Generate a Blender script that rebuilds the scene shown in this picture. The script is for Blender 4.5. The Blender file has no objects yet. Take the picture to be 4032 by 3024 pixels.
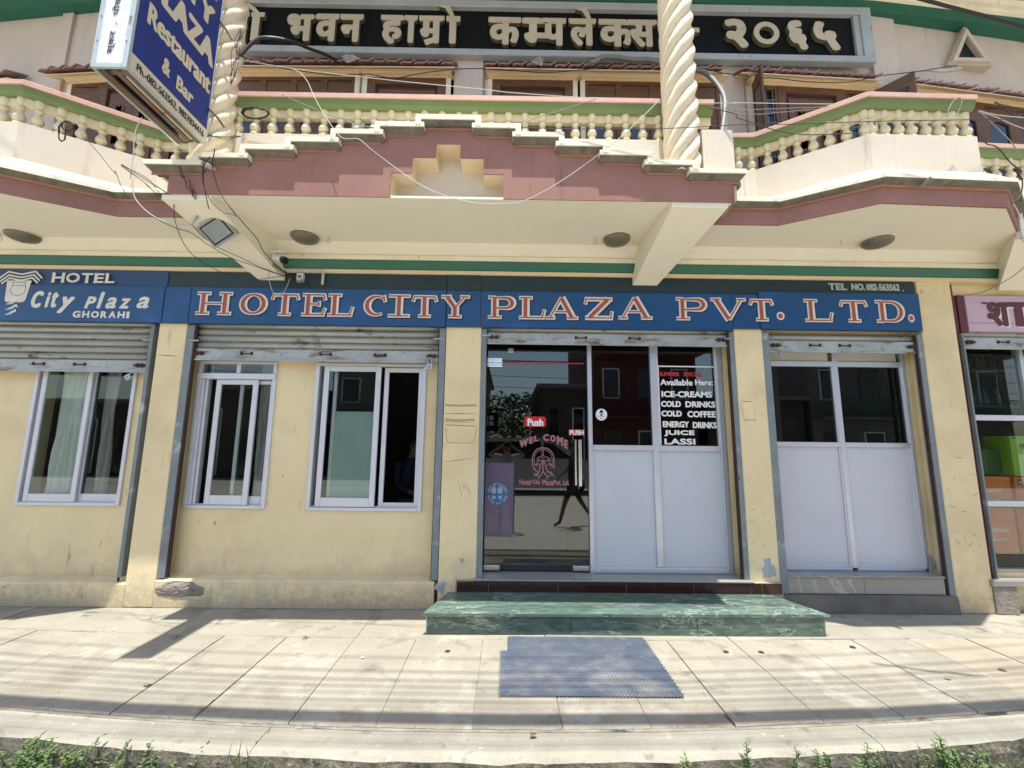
import bpy, bmesh, math, random
from mathutils import Vector, Matrix
from math import sin, cos, pi, radians as RD
random.seed(7)
S = bpy.context.scene
COL = S.collection
# ------------------------------------------------------------------ camera, sky, sun, exposure
H = 1.49
TH = math.atan(238/1660.); YAW = 0.008; ROLL = 0.011
fw = Vector((sin(YAW)*cos(TH), cos(YAW)*cos(TH), sin(TH)))
r0 = fw.cross(Vector((0,0,1))).normalized(); u0 = r0.cross(fw)
rt = cos(ROLL)*r0+sin(ROLL)*u0; up = -sin(ROLL)*r0+cos(ROLL)*u0
cam = bpy.data.cameras.new('camera'); camo = bpy.data.objects.new('camera', cam); COL.objects.link(camo)
camo.matrix_world = Matrix(((rt.x,up.x,-fw.x,0),(rt.y,up.y,-fw.y,0),(rt.z,up.z,-fw.z,H),(0,0,0,1)))
cam.sensor_width = 36; cam.lens = 36*1660/4032; cam.clip_start = .02; cam.clip_end = 800
S.camera = camo
w = bpy.data.worlds.new("World"); S.world = w; w.use_nodes = True
nt = w.node_tree; bg = nt.nodes['Background']
sky = nt.nodes.new('ShaderNodeTexSky'); sky.sky_type = 'NISHITA'; sky.sun_disc = False
SUNV = Vector((0.0, -0.205, 1.0)).normalized()
el = math.asin(SUNV.z)
sky.sun_elevation = el; sky.sun_rotation = RD(180); sky.air_density = 1.2; sky.dust_density = 1.5
nt.links.new(sky.outputs[0], bg.inputs[0]); bg.inputs[1].default_value = 0.115
sd = bpy.data.lights.new('sun', 'SUN'); sd.energy = 3.4; sd.angle = RD(.53); sd.color = (1, .97, .885)
so = bpy.data.objects.new('sun', sd); COL.objects.link(so); so.rotation_euler = SUNV.to_track_quat('Z', 'Y').to_euler(); so.location = (0,-2,12)
vs = S.view_settings; vs.view_transform = 'Standard'; vs.look = 'None'; vs.gamma = 1; vs.use_curve_mapping = False
vs.exposure = 1.30
try:
    S.cycles.max_bounces = 8; S.cycles.diffuse_bounces = 5; S.cycles.glossy_bounces = 4; S.cycles.transparent_max_bounces = 12
    S.cycles.use_denoising = True; S.cycles.sample_clamp_indirect = 4
except Exception: pass

# ------------------------------------------------------------------ materials
MATS = {}
def pm(name, col, rough=.7, var=.12, scale=3., bump=.0, bscale=60., metal=0., spots=None, spec=.5, emis=None, coord='Object', stretch=None, splash=None):
    """principled with mottled tone, relief and optional spots=(colour, scale, threshold, softness, stretch)"""
    if name in MATS: return MATS[name]
    m = bpy.data.materials.new(name); m.use_nodes = True; n = m.node_tree; b = n.nodes['Principled BSDF']
    b.inputs['Roughness'].default_value = rough; b.inputs['Metallic'].default_value = metal
    b.inputs['Specular IOR Level'].default_value = spec
    tc = n.nodes.new('ShaderNodeTexCoord'); src = tc.outputs[coord]
    c = tuple(col)+(1,)
    if var > 0:
        mp = n.nodes.new('ShaderNodeMapping'); n.links.new(src, mp.inputs[0])
        if stretch: mp.inputs['Scale'].default_value = stretch
        nz = n.nodes.new('ShaderNodeTexNoise'); nz.inputs['Scale'].default_value = scale; nz.inputs['Detail'].default_value = 7; nz.inputs['Roughness'].default_value = .65
        n.links.new(mp.outputs[0], nz.inputs[0])
        cr = n.nodes.new('ShaderNodeValToRGB')
        cr.color_ramp.elements[0].position = .3; cr.color_ramp.elements[1].position = .7
        cr.color_ramp.elements[0].color = tuple(x*(1-var) for x in col)+(1,)
        cr.color_ramp.elements[1].color = tuple(min(1, x*(1+var*.6)) for x in col)+(1,)
        n.links.new(nz.outputs[0], cr.inputs[0]); last = cr.outputs[0]
    else:
        rg = n.nodes.new('ShaderNodeRGB'); rg.outputs[0].default_value = c; last = rg.outputs[0]
    for sp in (spots or []):
        sc, ss, th, soft = sp[:4]; st = sp[4] if len(sp) > 4 else (1,1,1)
        mp = n.nodes.new('ShaderNodeMapping'); n.links.new(src, mp.inputs[0]); mp.inputs['Scale'].default_value = st
        mp.inputs['Location'].default_value = (random.random()*9,)*3
        nz = n.nodes.new('ShaderNodeTexNoise'); nz.inputs['Scale'].default_value = ss; nz.inputs['Detail'].default_value = 6; nz.inputs['Roughness'].default_value = .6
        n.links.new(mp.outputs[0], nz.inputs[0])
        mr = n.nodes.new('ShaderNodeMapRange'); mr.inputs[1].default_value = th; mr.inputs[2].default_value = th+soft
        n.links.new(nz.outputs[0], mr.inputs[0])
        mx = n.nodes.new('ShaderNodeMixRGB'); mx.inputs[2].default_value = tuple(sc)+(1,)
        n.links.new(mr.outputs[0], mx.inputs[0]); n.links.new(last, mx.inputs[1]); last = mx.outputs[0]
    if splash:   # mud splashed up from the ground, ragged upper edge
        sx = n.nodes.new('ShaderNodeSeparateXYZ'); gp = n.nodes.new('ShaderNodeNewGeometry'); n.links.new(gp.outputs['Position'], sx.inputs[0])
        for col_, hh, sc_, am in splash:
            nz = n.nodes.new('ShaderNodeTexNoise'); nz.inputs['Scale'].default_value = sc_; nz.inputs['Detail'].default_value = 9; nz.inputs['Roughness'].default_value = .75; n.links.new(src, nz.inputs[0])
            m1 = n.nodes.new('ShaderNodeMapRange'); m1.inputs[1].default_value = 0; m1.inputs[2].default_value = hh; m1.inputs[3].default_value = .24; m1.inputs[4].default_value = -.12; n.links.new(sx.outputs[2], m1.inputs[0])
            ad = n.nodes.new('ShaderNodeMath'); ad.operation = 'ADD'; n.links.new(nz.outputs[0], ad.inputs[0]); n.links.new(m1.outputs[0], ad.inputs[1])
            m3 = n.nodes.new('ShaderNodeMapRange'); m3.inputs[1].default_value = .54; m3.inputs[2].default_value = .74; m3.inputs[4].default_value = am; n.links.new(ad.outputs[0], m3.inputs[0])
            mx = n.nodes.new('ShaderNodeMixRGB'); mx.inputs[2].default_value = tuple(col_)+(1,); n.links.new(m3.outputs[0], mx.inputs[0]); n.links.new(last, mx.inputs[1]); last = mx.outputs[0]
    n.links.new(last, b.inputs['Base Color'])
    if bump > 0:
        nb = n.nodes.new('ShaderNodeTexNoise'); nb.inputs['Scale'].default_value = bscale; nb.inputs['Detail'].default_value = 4
        n.links.new(src, nb.inputs[0])
        bp = n.nodes.new('ShaderNodeBump'); bp.inputs['Strength'].default_value = bump; bp.inputs['Distance'].default_value = .01
        n.links.new(nb.outputs[0], bp.inputs['Height']); n.links.new(bp.outputs[0], b.inputs['Normal'])
    if emis:
        b.inputs['Emission Color'].default_value = tuple(emis[0])+(1,); b.inputs['Emission Strength'].default_value = emis[1]
    MATS[name] = m; return m
def glass(name, tint=(.75,.8,.78), refl=.13, rough=0.0):
    m = bpy.data.materials.new(name); m.use_nodes = True; n = m.node_tree; n.nodes.remove(n.nodes['Principled BSDF'])
    o = n.nodes['Material Output']; t = n.nodes.new('ShaderNodeBsdfTransparent'); t.inputs[0].default_value = tint+(1,)
    g = n.nodes.new('ShaderNodeBsdfGlossy'); g.inputs['Roughness'].default_value = rough; g.inputs[0].default_value = (.95,.98,1,1)
    lw = n.nodes.new('ShaderNodeLayerWeight'); lw.inputs[0].default_value = .5
    pw_ = n.nodes.new('ShaderNodeMath'); pw_.operation = 'POWER'; pw_.inputs[1].default_value = 4.5; n.links.new(lw.outputs['Facing'], pw_.inputs[0])
    ma = n.nodes.new('ShaderNodeMath'); ma.operation = 'ADD'; ma.inputs[1].default_value = refl; ma.use_clamp = True
    mx = n.nodes.new('ShaderNodeMixShader'); n.links.new(pw_.outputs[0], ma.inputs[0]); n.links.new(ma.outputs[0], mx.inputs[0])
    n.links.new(t.outputs[0], mx.inputs[1]); n.links.new(g.outputs[0], mx.inputs[2]); n.links.new(mx.outputs[0], o.inputs[0])
    return m
def marble(name, base, vein, rough=.15, scale=3., dens=.5, dark=None, stretch=(1,2.2,1.6)):
    m = bpy.data.materials.new(name); m.use_nodes = True; n = m.node_tree; b = n.nodes['Principled BSDF']
    tc = n.nodes.new('ShaderNodeTexCoord')
    mp = n.nodes.new('ShaderNodeMapping'); mp.inputs['Rotation'].default_value = (.3,.5,.6); mp.inputs['Scale'].default_value = stretch
    n.links.new(tc.outputs['Object'], mp.inputs[0])
    nz = n.nodes.new('ShaderNodeTexNoise'); nz.inputs['Scale'].default_value = scale; nz.inputs['Detail'].default_value = 9; nz.inputs['Roughness'].default_value = .62; nz.inputs['Distortion'].default_value = .5
    n.links.new(mp.outputs[0], nz.inputs[0])
    cr = n.nodes.new('ShaderNodeValToRGB'); e = cr.color_ramp.elements
    e[0].position = .485; e[0].color = (0,0,0,1); e[1].position = .5; e[1].color = (1,1,1,1)
    e2 = cr.color_ramp.elements.new(.515); e2.color = (0,0,0,1)
    n.links.new(nz.outputs[0], cr.inputs[0])
    n2 = n.nodes.new('ShaderNodeTexNoise'); n2.inputs['Scale'].default_value = scale*4; n2.inputs['Detail'].default_value = 8; n.links.new(mp.outputs[0], n2.inputs[0])
    c2 = n.nodes.new('ShaderNodeValToRGB'); c2.color_ramp.elements[0].position = .35; c2.color_ramp.elements[1].position = .72
    c2.color_ramp.elements[0].color = tuple(dark or [x*.5 for x in base])+(1,); c2.color_ramp.elements[1].color = tuple(min(1,x*1.4+.01) for x in base)+(1,)
    n.links.new(n2.outputs[0], c2.inputs[0])
    n3 = n.nodes.new('ShaderNodeTexNoise'); n3.inputs['Scale'].default_value = scale*.9; n.links.new(tc.outputs['Object'], n3.inputs[0])
    mr = n.nodes.new('ShaderNodeMapRange'); mr.inputs[1].default_value = .4; mr.inputs[2].default_value = .62; mr.inputs[4].default_value = dens; n.links.new(n3.outputs[0], mr.inputs[0])
    mm = n.nodes.new('ShaderNodeMath'); mm.operation = 'MULTIPLY'; n.links.new(cr.outputs[0], mm.inputs[0]); n.links.new(mr.outputs[0], mm.inputs[1])
    mx = n.nodes.new('ShaderNodeMixRGB'); mx.inputs[2].default_value = tuple(vein)+(1,)
    n.links.new(mm.outputs[0], mx.inputs[0]); n.links.new(c2.outputs[0], mx.inputs[1]); n.links.new(mx.outputs[0], b.inputs['Base Color'])
    b.inputs['Roughness'].default_value = rough
    MATS[name] = m; return m

GR = (.22,.17,.10)
M = dict(
 yellow=pm('yellow_plaster',(.76,.625,.375),.8,.08,1.6,.35,90,spots=[((.60,.47,.27),1.3,.50,.25),((.50,.39,.24),6,.62,.12,(1.5,1,.3)),((.30,.23,.14),9,.71,.05,(1,1,.45)),((.22,.17,.12),38,.74,.02)],splash=[((.46,.37,.23),.80,4,.42),((.26,.22,.16),.34,20,.42)]),
 palepink=pm('pale_pink_plaster',(.60,.505,.43),.85,.10,1.5,.2,110,spots=[((.42,.35,.28),6,.61,.14,(1.6,1,.14)),((.46,.38,.32),2,.62,.2)]),
 pinkwhite=pm('pink_white_plaster',(.64,.57,.47),.85,.10,2,.2,110,spots=[((.42,.35,.28),6,.60,.14,(1.8,1,.14)),((.30,.25,.2),14,.74,.03,(.3,1,1))]),
 fascia=pm('dusty_rose_paint',(.30,.145,.118),.75,.14,2.2,.12,90,spots=[((.19,.10,.085),7,.60,.14,(1.6,1,.16)),((.24,.12,.10),3,.62,.2),((.58,.42,.36),26,.76,.03)]),
 brownpink=pm('terracotta_trim',(.34,.16,.105),.8,.2,6,.2,90),
 concdark=pm('weathered_concrete',(.17,.15,.115),.95,.4,9,.5,80,spots=[((.08,.075,.06),7,.55,.2),((.42,.39,.33),22,.68,.06)]),
 cream=pm('cream_paint',(.72,.58,.37),.7,.08,2,.12,90,spots=[((.5,.38,.2),5,.66,.2,(1,1,.4))]),
 creamwhite=pm('white_cream_ledge_paint',(.80,.74,.58),.75,.10,5,.15,90,spots=[((.40,.36,.26),8,.62,.16,(1,1,.5)),((.25,.22,.17),26,.70,.05)]),
 soffit=pm('offwhite_soffit_paint',(.77,.72,.59),.9,.05,1.2,.08,90,spots=[((.60,.54,.42),2.5,.62,.3)]),
 spiral=pm('spiral_column_plaster',(.70,.60,.44),.85,.12,4,.3,70,spots=[((.48,.38,.25),4,.60,.2),((.2,.17,.13),12,.71,.05,(1,1,.6))]),
 railpink=pm('rail_pink_paint',(.60,.37,.30),.7,.10,8,.1,90),
 railgreen=pm('rail_green_paint',(.15,.205,.075),.65,.12,5,.1,90),
 green=pm('deep_green_paint',(.008,.115,.07),.45,.10,4,.05,90),
 white=pm('white_paint',(.74,.74,.72),.5,.05,5),
 shutter=pm('grey_shutter_steel',(.38,.38,.33),.45,.15,3,.15,40,metal=.25,spots=[((.11,.07,.04),5,.60,.10,(1,1,2)),((.5,.5,.46),8,.66,.1)]),
 bar=pm('worn_shutter_bar',(.40,.41,.40),.45,.2,5,.2,50,metal=.25,spots=[((.15,.08,.045),7,.54,.14,(.6,1,2.2)),((.22,.21,.2),16,.60,.1)]),
 rust=pm('dark_rust',(.055,.022,.015),.9,.4,20,.4,90),
 channel=pm('grey_blue_channel_paint',(.19,.22,.235),.55,.2,5,.3,50,spots=[((.12,.07,.04),14,.66,.04),((.42,.46,.48),5,.6,.1)]),
 alu=pm('brushed_aluminium',(.58,.60,.66),.38,.06,6,.0,metal=.55),
 aluw=pm('white_aluminium',(.62,.62,.66),.42,.07,4,.0,metal=.2),
 panel=pm('grey_laminate_panel',(.53,.545,.59),.42,.05,1.5,.05,200,spots=[((.44,.46,.50),3,.66,.2)]),
 panelgrey=pm('grey_infill_panel',(.50,.48,.42),.5,.05,2),
 black=pm('black_rubber',(.012,.012,.014),.6,0),
 wire=pm('black_cable',(.02,.018,.017),.6,0), wiregrey=pm('grey_cable',(.18,.175,.165),.6,0), wirewhite=pm('white_cable',(.42,.42,.41),.5,0),
 pipe=pm('grey_conduit',(.19,.19,.17),.6,.15,12), pipew=pm('white_conduit',(.52,.49,.43),.6,.2,12),
 wood=pm('brown_varnished_wood',(.145,.072,.038),.6,.3,5,.1,60,stretch=(1,1,6)), wooddark=pm('dark_red_wood',(.075,.03,.022),.45,.3,5,.1,60),
 blueglass=pm('dark_blue_window_glass',(.006,.010,.022),.08,0,spec=.8),
 tile=pm('pink_roof_tile',(.33,.175,.15),.8,.2,8,.3,60,spots=[((.15,.13,.115),6,.50,.12)]),
 boardblack=pm('black_name_board',(.005,.006,.006),.7,.3,3,.05,60,spec=.15), boardframe=pm('grey_board_frame',(.36,.38,.38),.6,.12,4,.1,60,spots=[((.22,.22,.2),8,.6,.15)]),
 letterc=pm('tan_letter_paint',(.50,.42,.30),.7,.10,6,.1,60,spots=[((.33,.28,.2),12,.64,.1)]), letterside=pm('letter_side_olive',(.10,.095,.05),.8,.2,6),
 blue=pm('blue_sign_paint',(.006,.058,.175),.35,.16,1.2,.04,40,spots=[((.02,.10,.33),1.5,.56,.2),((.03,.06,.13),9,.70,.05)]),
 bluetop=pm('navy_blue_band',(.02,.055,.16),.4,.15,2),
 teal=pm('dark_teal_band',(.010,.030,.037),.45,.3,1.5,.05,40,spots=[((.03,.035,.03),4,.58,.15)]),
 lwhite=pm('letter_white',(.66,.64,.58),.5,.14,12), lred=pm('letter_brick_red',(.36,.075,.05),.5,.14,14), lnavy=pm('letter_shadow_navy',(.004,.010,.035),.5,0),
 ltel=pm('pale_grey_lettering',(.42,.46,.42),.6,.1,10),
 boxblue=pm('royal_blue_lightbox_film',(.018,.035,.20),.35,.10,3,spots=[((.03,.05,.26),5,.62,.1,(1,1,.2))]), boxcream=pm('cream_lettering_film',(.62,.55,.40),.5,.06,6),
 boxframe=pm('galvanised_box_frame',(.48,.53,.53),.45,.12,5,metal=.3,spots=[((.22,.12,.06),10,.66,.08)]), boxrust=pm('rusty_box_underside',(.17,.13,.085),.85,.4,6,.3,60,spots=[((.20,.08,.03),9,.53,.12),((.07,.05,.035),16,.6,.08)]),
 paper=pm('wrinkled_paper',(.66,.66,.68),.8,.08,9,.6,14,spots=[((.42,.32,.16),4,.72,.06)]), ink=pm('black_ink',(.03,.035,.05),.7,0),
 marblegreen=marble('green_veined_marble',(.088,.125,.104),(.48,.57,.50),.20,2.3,.75,dark=(.062,.104,.082),stretch=(1,3.4,3.2)),
 marblewhite=marble('grey_white_marble',(.185,.178,.155),(.55,.52,.46),.3,1.2,.6,dark=(.27,.26,.23)),
 browntile=pm('maroon_ceramic_tile',(.040,.012,.010),.12,.3,14,.0), grout=pm('pale_grout',(.35,.30,.25),.9,.1,10),
 conc=pm('sunlit_pavement_concrete',(.315,.288,.228),.9,.2,1.3,.8,120,spots=[((.385,.36,.295),3.5,.55,.12),((.20,.18,.14),5,.57,.14),((.24,.20,.15),1.6,.58,.12),((.16,.13,.10),48,.665,.05),((.42,.39,.33),70,.67,.05)]),
 conc2=pm('worn_pavement_concrete',(.300,.275,.218),.9,.22,2.1,.8,110,spots=[((.38,.355,.29),2.5,.56,.14),((.19,.17,.13),4,.58,.12),((.14,.115,.09),40,.66,.05),((.40,.37,.31),65,.66,.05)]),
 conc3=pm('stained_pavement_concrete',(.31,.265,.20),.9,.2,1.8,.35,80,spots=[((.235,.18,.12),2.4,.53,.2),((.44,.38,.28),5,.6,.1)]),
 kerb=pm('kerb_concrete',(.31,.29,.235),.92,.2,3,.6,60,spots=[((.20,.185,.15),9,.60,.1),((.50,.47,.4),14,.64,.08)]),
 moss=pm('mossy_kerb_face',(.15,.135,.10),.95,.45,12,1.0,45,spots=[((.045,.05,.03),8,.50,.12),((.28,.25,.2),25,.60,.06)]),
 rubble=pm('exposed_cement',(.26,.225,.19),.95,.3,14,1.0,35), plasterpatch=pm('bare_plaster_patch',(.36,.38,.40),.9,.15,12,.4,60), cement=pm('grey_cement',(.15,.14,.12),.95,.3,4,.4,50),
 dirt=pm('verge_soil',(.135,.12,.085),1,.4,6,.7,40), road=pm('pale_bounce_road',(.50,.465,.395),.95,.12,.4,.2,40),  # road colour raised to bounce more light onto the shaded front
 leaf=pm('weed_leaf',(.085,.15,.030),.55,.35,18), leaf2=pm('dark_weed_leaf',(.045,.095,.022),.55,.3,18), stem=pm('weed_stem',(.07,.09,.035),.7,0),
 mat=pm('blue_rubber_mat',(.055,.072,.108),.7,.2,7,0,spots=[((.26,.235,.21),3.2,.47,.22),((.30,.27,.235),6,.60,.1)]),
 matlight=pm('dusty_blue_mat_ribs',(.090,.110,.150),.7,.2,7,0,spots=[((.30,.28,.26),2.2,.50,.25)]),
 curtain=pm('white_curtain',(.8,.8,.76),.9,.08,4), curtaing=pm('grey_curtain',(.42,.40,.39),.9,.1,4), frost=pm('frosted_film',(.36,.47,.43),.35,.06,3,spots=[((.46,.54,.5),5,.64,.1)]),
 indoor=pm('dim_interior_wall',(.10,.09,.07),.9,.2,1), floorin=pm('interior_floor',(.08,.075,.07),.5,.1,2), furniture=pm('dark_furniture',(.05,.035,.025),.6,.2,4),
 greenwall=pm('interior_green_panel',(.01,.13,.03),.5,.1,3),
 orange=pm('orange_box_card',(.80,.19,.015),.55,.12,5), orange2=pm('dark_orange_box_card',(.60,.14,.015),.6,.12,5), lime=pm('lime_box_card',(.26,.50,.015),.5,.08,5), gold=pm('gold_badge',(.52,.36,.05),.5,0),
 lampglass=pm('olive_lamp_glass',(.135,.125,.09),.3,.1,6), cctvw=pm('cctv_white',(.62,.62,.60),.4,.0), cctvb=pm('cctv_black',(.01,.01,.012),.15,0),
 flood=pm('floodlight_grey',(.30,.30,.31),.5,.1,8), floodg=pm('floodlight_glass',(.20,.24,.22),.12,.1,9), floodr=pm('floodlight_reflector',(.4,.42,.4),.3,0,metal=.5),
 steel=pm('padlock_steel',(.45,.47,.50),.35,.1,12,metal=.6), chrome=pm('polished_steel',(.62,.62,.62),.2,0,metal=.9), tube=pm('fluorescent_tube',(.60,.58,.52),.4,0),
 pinkboard=pm('pale_pink_sign_board',(.52,.36,.44),.5,.06,3), maroon=pm('maroon_paint',(.10,.012,.02),.5,.1,4),
 red=pm('sticker_red',(.50,.012,.015),.4,0), whitevinyl=pm('white_vinyl',(.78,.78,.78),.5,0), redvinyl=pm('red_vinyl',(.40,.02,.015),.5,0), pinkvinyl=pm('dusty_pink_vinyl',(.34,.14,.15),.6,0), bluevinyl=pm('blue_vinyl',(.02,.11,.30),.5,0), greyvinyl=pm('grey_vinyl',(.30,.36,.36),.6,0),
 carpaint=pm('silver_car_paint',(.40,.41,.42),.25,.05,3,metal=.4), tyre=pm('tyre_rubber',(.015,.015,.015),.8,0),
 skin=pm('skin',(.22,.115,.07),.6,.05,9), hair=pm('black_hair',(.008,.007,.006),.6,0), shirtl=pm('lilac_shirt',(.42,.38,.50),.8,.05,9), trousers=pm('dark_trousers',(.03,.035,.05),.8,.1,9), shirtd=pm('navy_shirt',(.02,.022,.04),.8,.1,9), shoe=pm('dark_shoe',(.015,.014,.013),.5,0), phone=pm('phone_black',(.01,.01,.01),.3,0),
 bgrey=pm('far_building_grey',(.17,.165,.155),.9,.15,.6), bred=pm('far_building_red',(.10,.032,.022),.85,.15,.6), bstone=pm('far_building_stone',(.16,.155,.14),.9,.3,1.4,.6,6), bbrown=pm('far_building_brown',(.075,.058,.045),.9,.2,.8), bgreen=pm('far_building_green',(.02,.12,.06),.8,.1,1),
)
M['glass'] = glass('clear_window_glass', (.82,.86,.84), .045); M['doorglass'] = glass('tinted_door_glass', (.42,.44,.42), .085)
M['film'] = glass('purple_translucent_film', (.34,.24,.36), .10)
# tinted lilac film: diffuse haze over the door glass
def film(name, col, a):
    m = bpy.data.materials.new(name); m.use_nodes = True; n = m.node_tree; b = n.nodes['Principled BSDF']
    b.inputs['Base Color'].default_value = tuple(col)+(1,); b.inputs['Alpha'].default_value = a; b.inputs['Roughness'].default_value = .4
    return m
M['film'] = film('lilac_poster_film', (.22,.16,.26), .38); M['sheer'] = film('sheer_curtain', (.75,.77,.74), .92); M['roofshade'] = pm('shaded_roof_soffit_paint',(.44,.42,.34),.9,.08,1)  # roof soffit: the soffit paint darkened, its shade put into the colour

# ------------------------------------------------------------------ mesh helpers
class MB:
    def __init__(s): s.v = []; s.f = []; s.m = []; s.mi = 0; s.sm = []
    def add(s, vs_, fs, smooth=False):
        k = len(s.v); s.v += [tuple(v) for v in vs_]
        for f in fs: s.f.append([i+k for i in f]); s.m.append(s.mi); s.sm.append(smooth)
        return s
    def mat(s, i): s.mi = i; return s
    def box(s, x0, x1, y0, y1, z0, z1):
        v = [(x0,y0,z0),(x1,y0,z0),(x1,y1,z0),(x0,y1,z0),(x0,y0,z1),(x1,y0,z1),(x1,y1,z1),(x0,y1,z1)]
        return s.add(v, [(0,3,2,1),(4,5,6,7),(0,1,5,4),(1,2,6,5),(2,3,7,6),(3,0,4,7)])
    def bev(s, x0, x1, y0, y1, z0, z1, b=.004):
        """box whose front (low y) edges are chamfered"""
        b = min(b, (x1-x0)/3, (z1-z0)/3, (y1-y0)/2)
        v = [(x0+b,y0,z0+b),(x1-b,y0,z0+b),(x1-b,y0,z1-b),(x0+b,y0,z1-b),(x0,y0+b,z0),(x1,y0+b,z0),(x1,y0+b,z1),(x0,y0+b,z1),(x0,y1,z0),(x1,y1,z0),(x1,y1,z1),(x0,y1,z1)]
        return s.add(v, [(0,1,2,3),(0,4,5,1),(1,5,6,2),(2,6,7,3),(3,7,4,0),(4,8,9,5),(5,9,10,6),(6,10,11,7),(7,11,8,4),(8,11,10,9)])
    def hexa(s, v8):
        return s.add(v8, [(0,3,2,1),(4,5,6,7),(0,1,5,4),(1,2,6,5),(2,3,7,6),(3,0,4,7)])
    def prism(s, poly, a0, a1, ax='x', smooth=False):
        """poly: 2D points; ax: extrusion axis ('x': (y,z), 'y': (x,z), 'z': (x,y))"""
        def P(p, a): return {'x': (a,p[0],p[1]), 'y': (p[0],a,p[1]), 'z': (p[0],p[1],a)}[ax]
        n = len(poly); v = [P(p,a0) for p in poly]+[P(p,a1) for p in poly]
        s.add(v, [list(range(n))[::-1], list(range(n,2*n))]); k = len(s.v)-2*n
        for i in range(n): s.f.append([k+i,k+(i+1)%n,k+n+(i+1)%n,k+n+i]); s.m.append(s.mi); s.sm.append(smooth)
        return s
    def tube(s, pts, r, seg=6, cap=True):
        pts = [Vector(p) for p in pts]; n = len(pts); rings = []
        rr = r if isinstance(r, (list,tuple)) else [r]*n
        prev = None
        for i, p in enumerate(pts):
            t = (pts[min(i+1,n-1)]-pts[max(i-1,0)]).normalized()
            a = Vector((0,0,1)) if abs(t.z) < .9 else Vector((1,0,0))
            if prev is not None: a = prev
            u = t.cross(a)
            if u.length < 1e-6: u = t.cross(Vector((.3,1,.2)))
            u.normalize(); v = u.cross(t).normalized(); prev = v
            rings.append([p+rr[i]*(cos(2*pi*k/seg)*u+sin(2*pi*k/seg)*v) for k in range(seg)])
        V = [q for ring in rings for q in ring]; F = []
        for i in range(n-1):
            for k in range(seg): F.append((i*seg+k, i*seg+(k+1)%seg, (i+1)*seg+(k+1)%seg, (i+1)*seg+k))
        s.add(V, F, True)
        if cap: s.add(rings[0], [list(range(seg))]); s.add(rings[-1], [list(range(seg))[::-1]])
        return s
    def lathe(s, prof, c=(0,0,0), seg=12):
        V = []; F = []; n = len(prof)
        for r, z in prof:
            for k in range(seg): V.append((c[0]+r*cos(2*pi*k/seg), c[1]+r*sin(2*pi*k/seg), c[2]+z))
        for i in range(n-1):
            for k in range(seg): F.append((i*seg+k, i*seg+(k+1)%seg, (i+1)*seg+(k+1)%seg, (i+1)*seg+k))
        s.add(V, F, True); s.add(V[:seg], [list(range(seg))[::-1]]); s.add(V[-seg:], [list(range(seg))]); return s
    def xf(s, mat, k0=0):
        for i in range(k0, len(s.v)): s.v[i] = tuple(mat @ Vector(s.v[i]))
        return s
def worldloc(o):
    l = Vector((0,0,0))
    while o is not None: l = l+o.location; o = o.parent
    return l
def ob(name, mb, mats, parent=None, **kw):
    me = bpy.data.meshes.new(name)
    off = worldloc(parent) if parent else Vector((0,0,0))
    at = kw.pop('at', None)
    if at is not None: off = Vector(at)
    vv = [tuple(Vector(v)-off) for v in mb.v]
    me.from_pydata(vv, [], mb.f)
    for m in (mats if isinstance(mats, (list,tuple)) else [mats]): me.materials.append(M[m] if isinstance(m, str) else m)
    me.polygons.foreach_set('material_index', mb.m); me.polygons.foreach_set('use_smooth', mb.sm)
    bm = bmesh.new(); bm.from_mesh(me); bmesh.ops.recalc_face_normals(bm, faces=bm.faces); bm.to_mesh(me); bm.free()
    o = bpy.data.objects.new(name, me); COL.objects.link(o)
    if parent: o.parent = parent
    if at is not None: o.location = Vector(at)-(worldloc(parent) if parent else Vector((0,0,0)))
    for k, v in kw.items(): o[k] = v
    return o
def empty(name, label, cat, loc=(0,0,0), group=None, kind=None, parent=None):
    o = bpy.data.objects.new(name, None); COL.objects.link(o); o.location = loc; o.empty_display_size = .1
    if label: o['label'] = label
    if cat: o['category'] = cat
    if group: o['group'] = group
    if kind: o['kind'] = kind
    if parent: o.parent = parent
    return o
def tag(o, label, cat, group=None):
    o['label'] = label; o['category'] = cat
    if group: o['group'] = group
    return o
def B(name, x0, x1, y0, y1, z0, z1, mat, parent=None, b=.004, **kw):
    return ob(name, MB().bev(x0,x1,y0,y1,z0,z1,b), mat, parent, **kw)
def dup(o, parent, loc=None, rot=None):
    c = o.copy(); COL.objects.link(c); c.parent = parent
    if loc is not None: c.location = loc
    if rot is not None: c.rotation_euler = rot
    return c
def lerp_y(pl, x):
    if x <= pl[0][0]: return pl[0][1]
    for (a,b),(c,d) in zip(pl, pl[1:]):
        if x <= c: return b+(d-b)*(x-a)/(c-a)
    return pl[-1][1]

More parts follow.
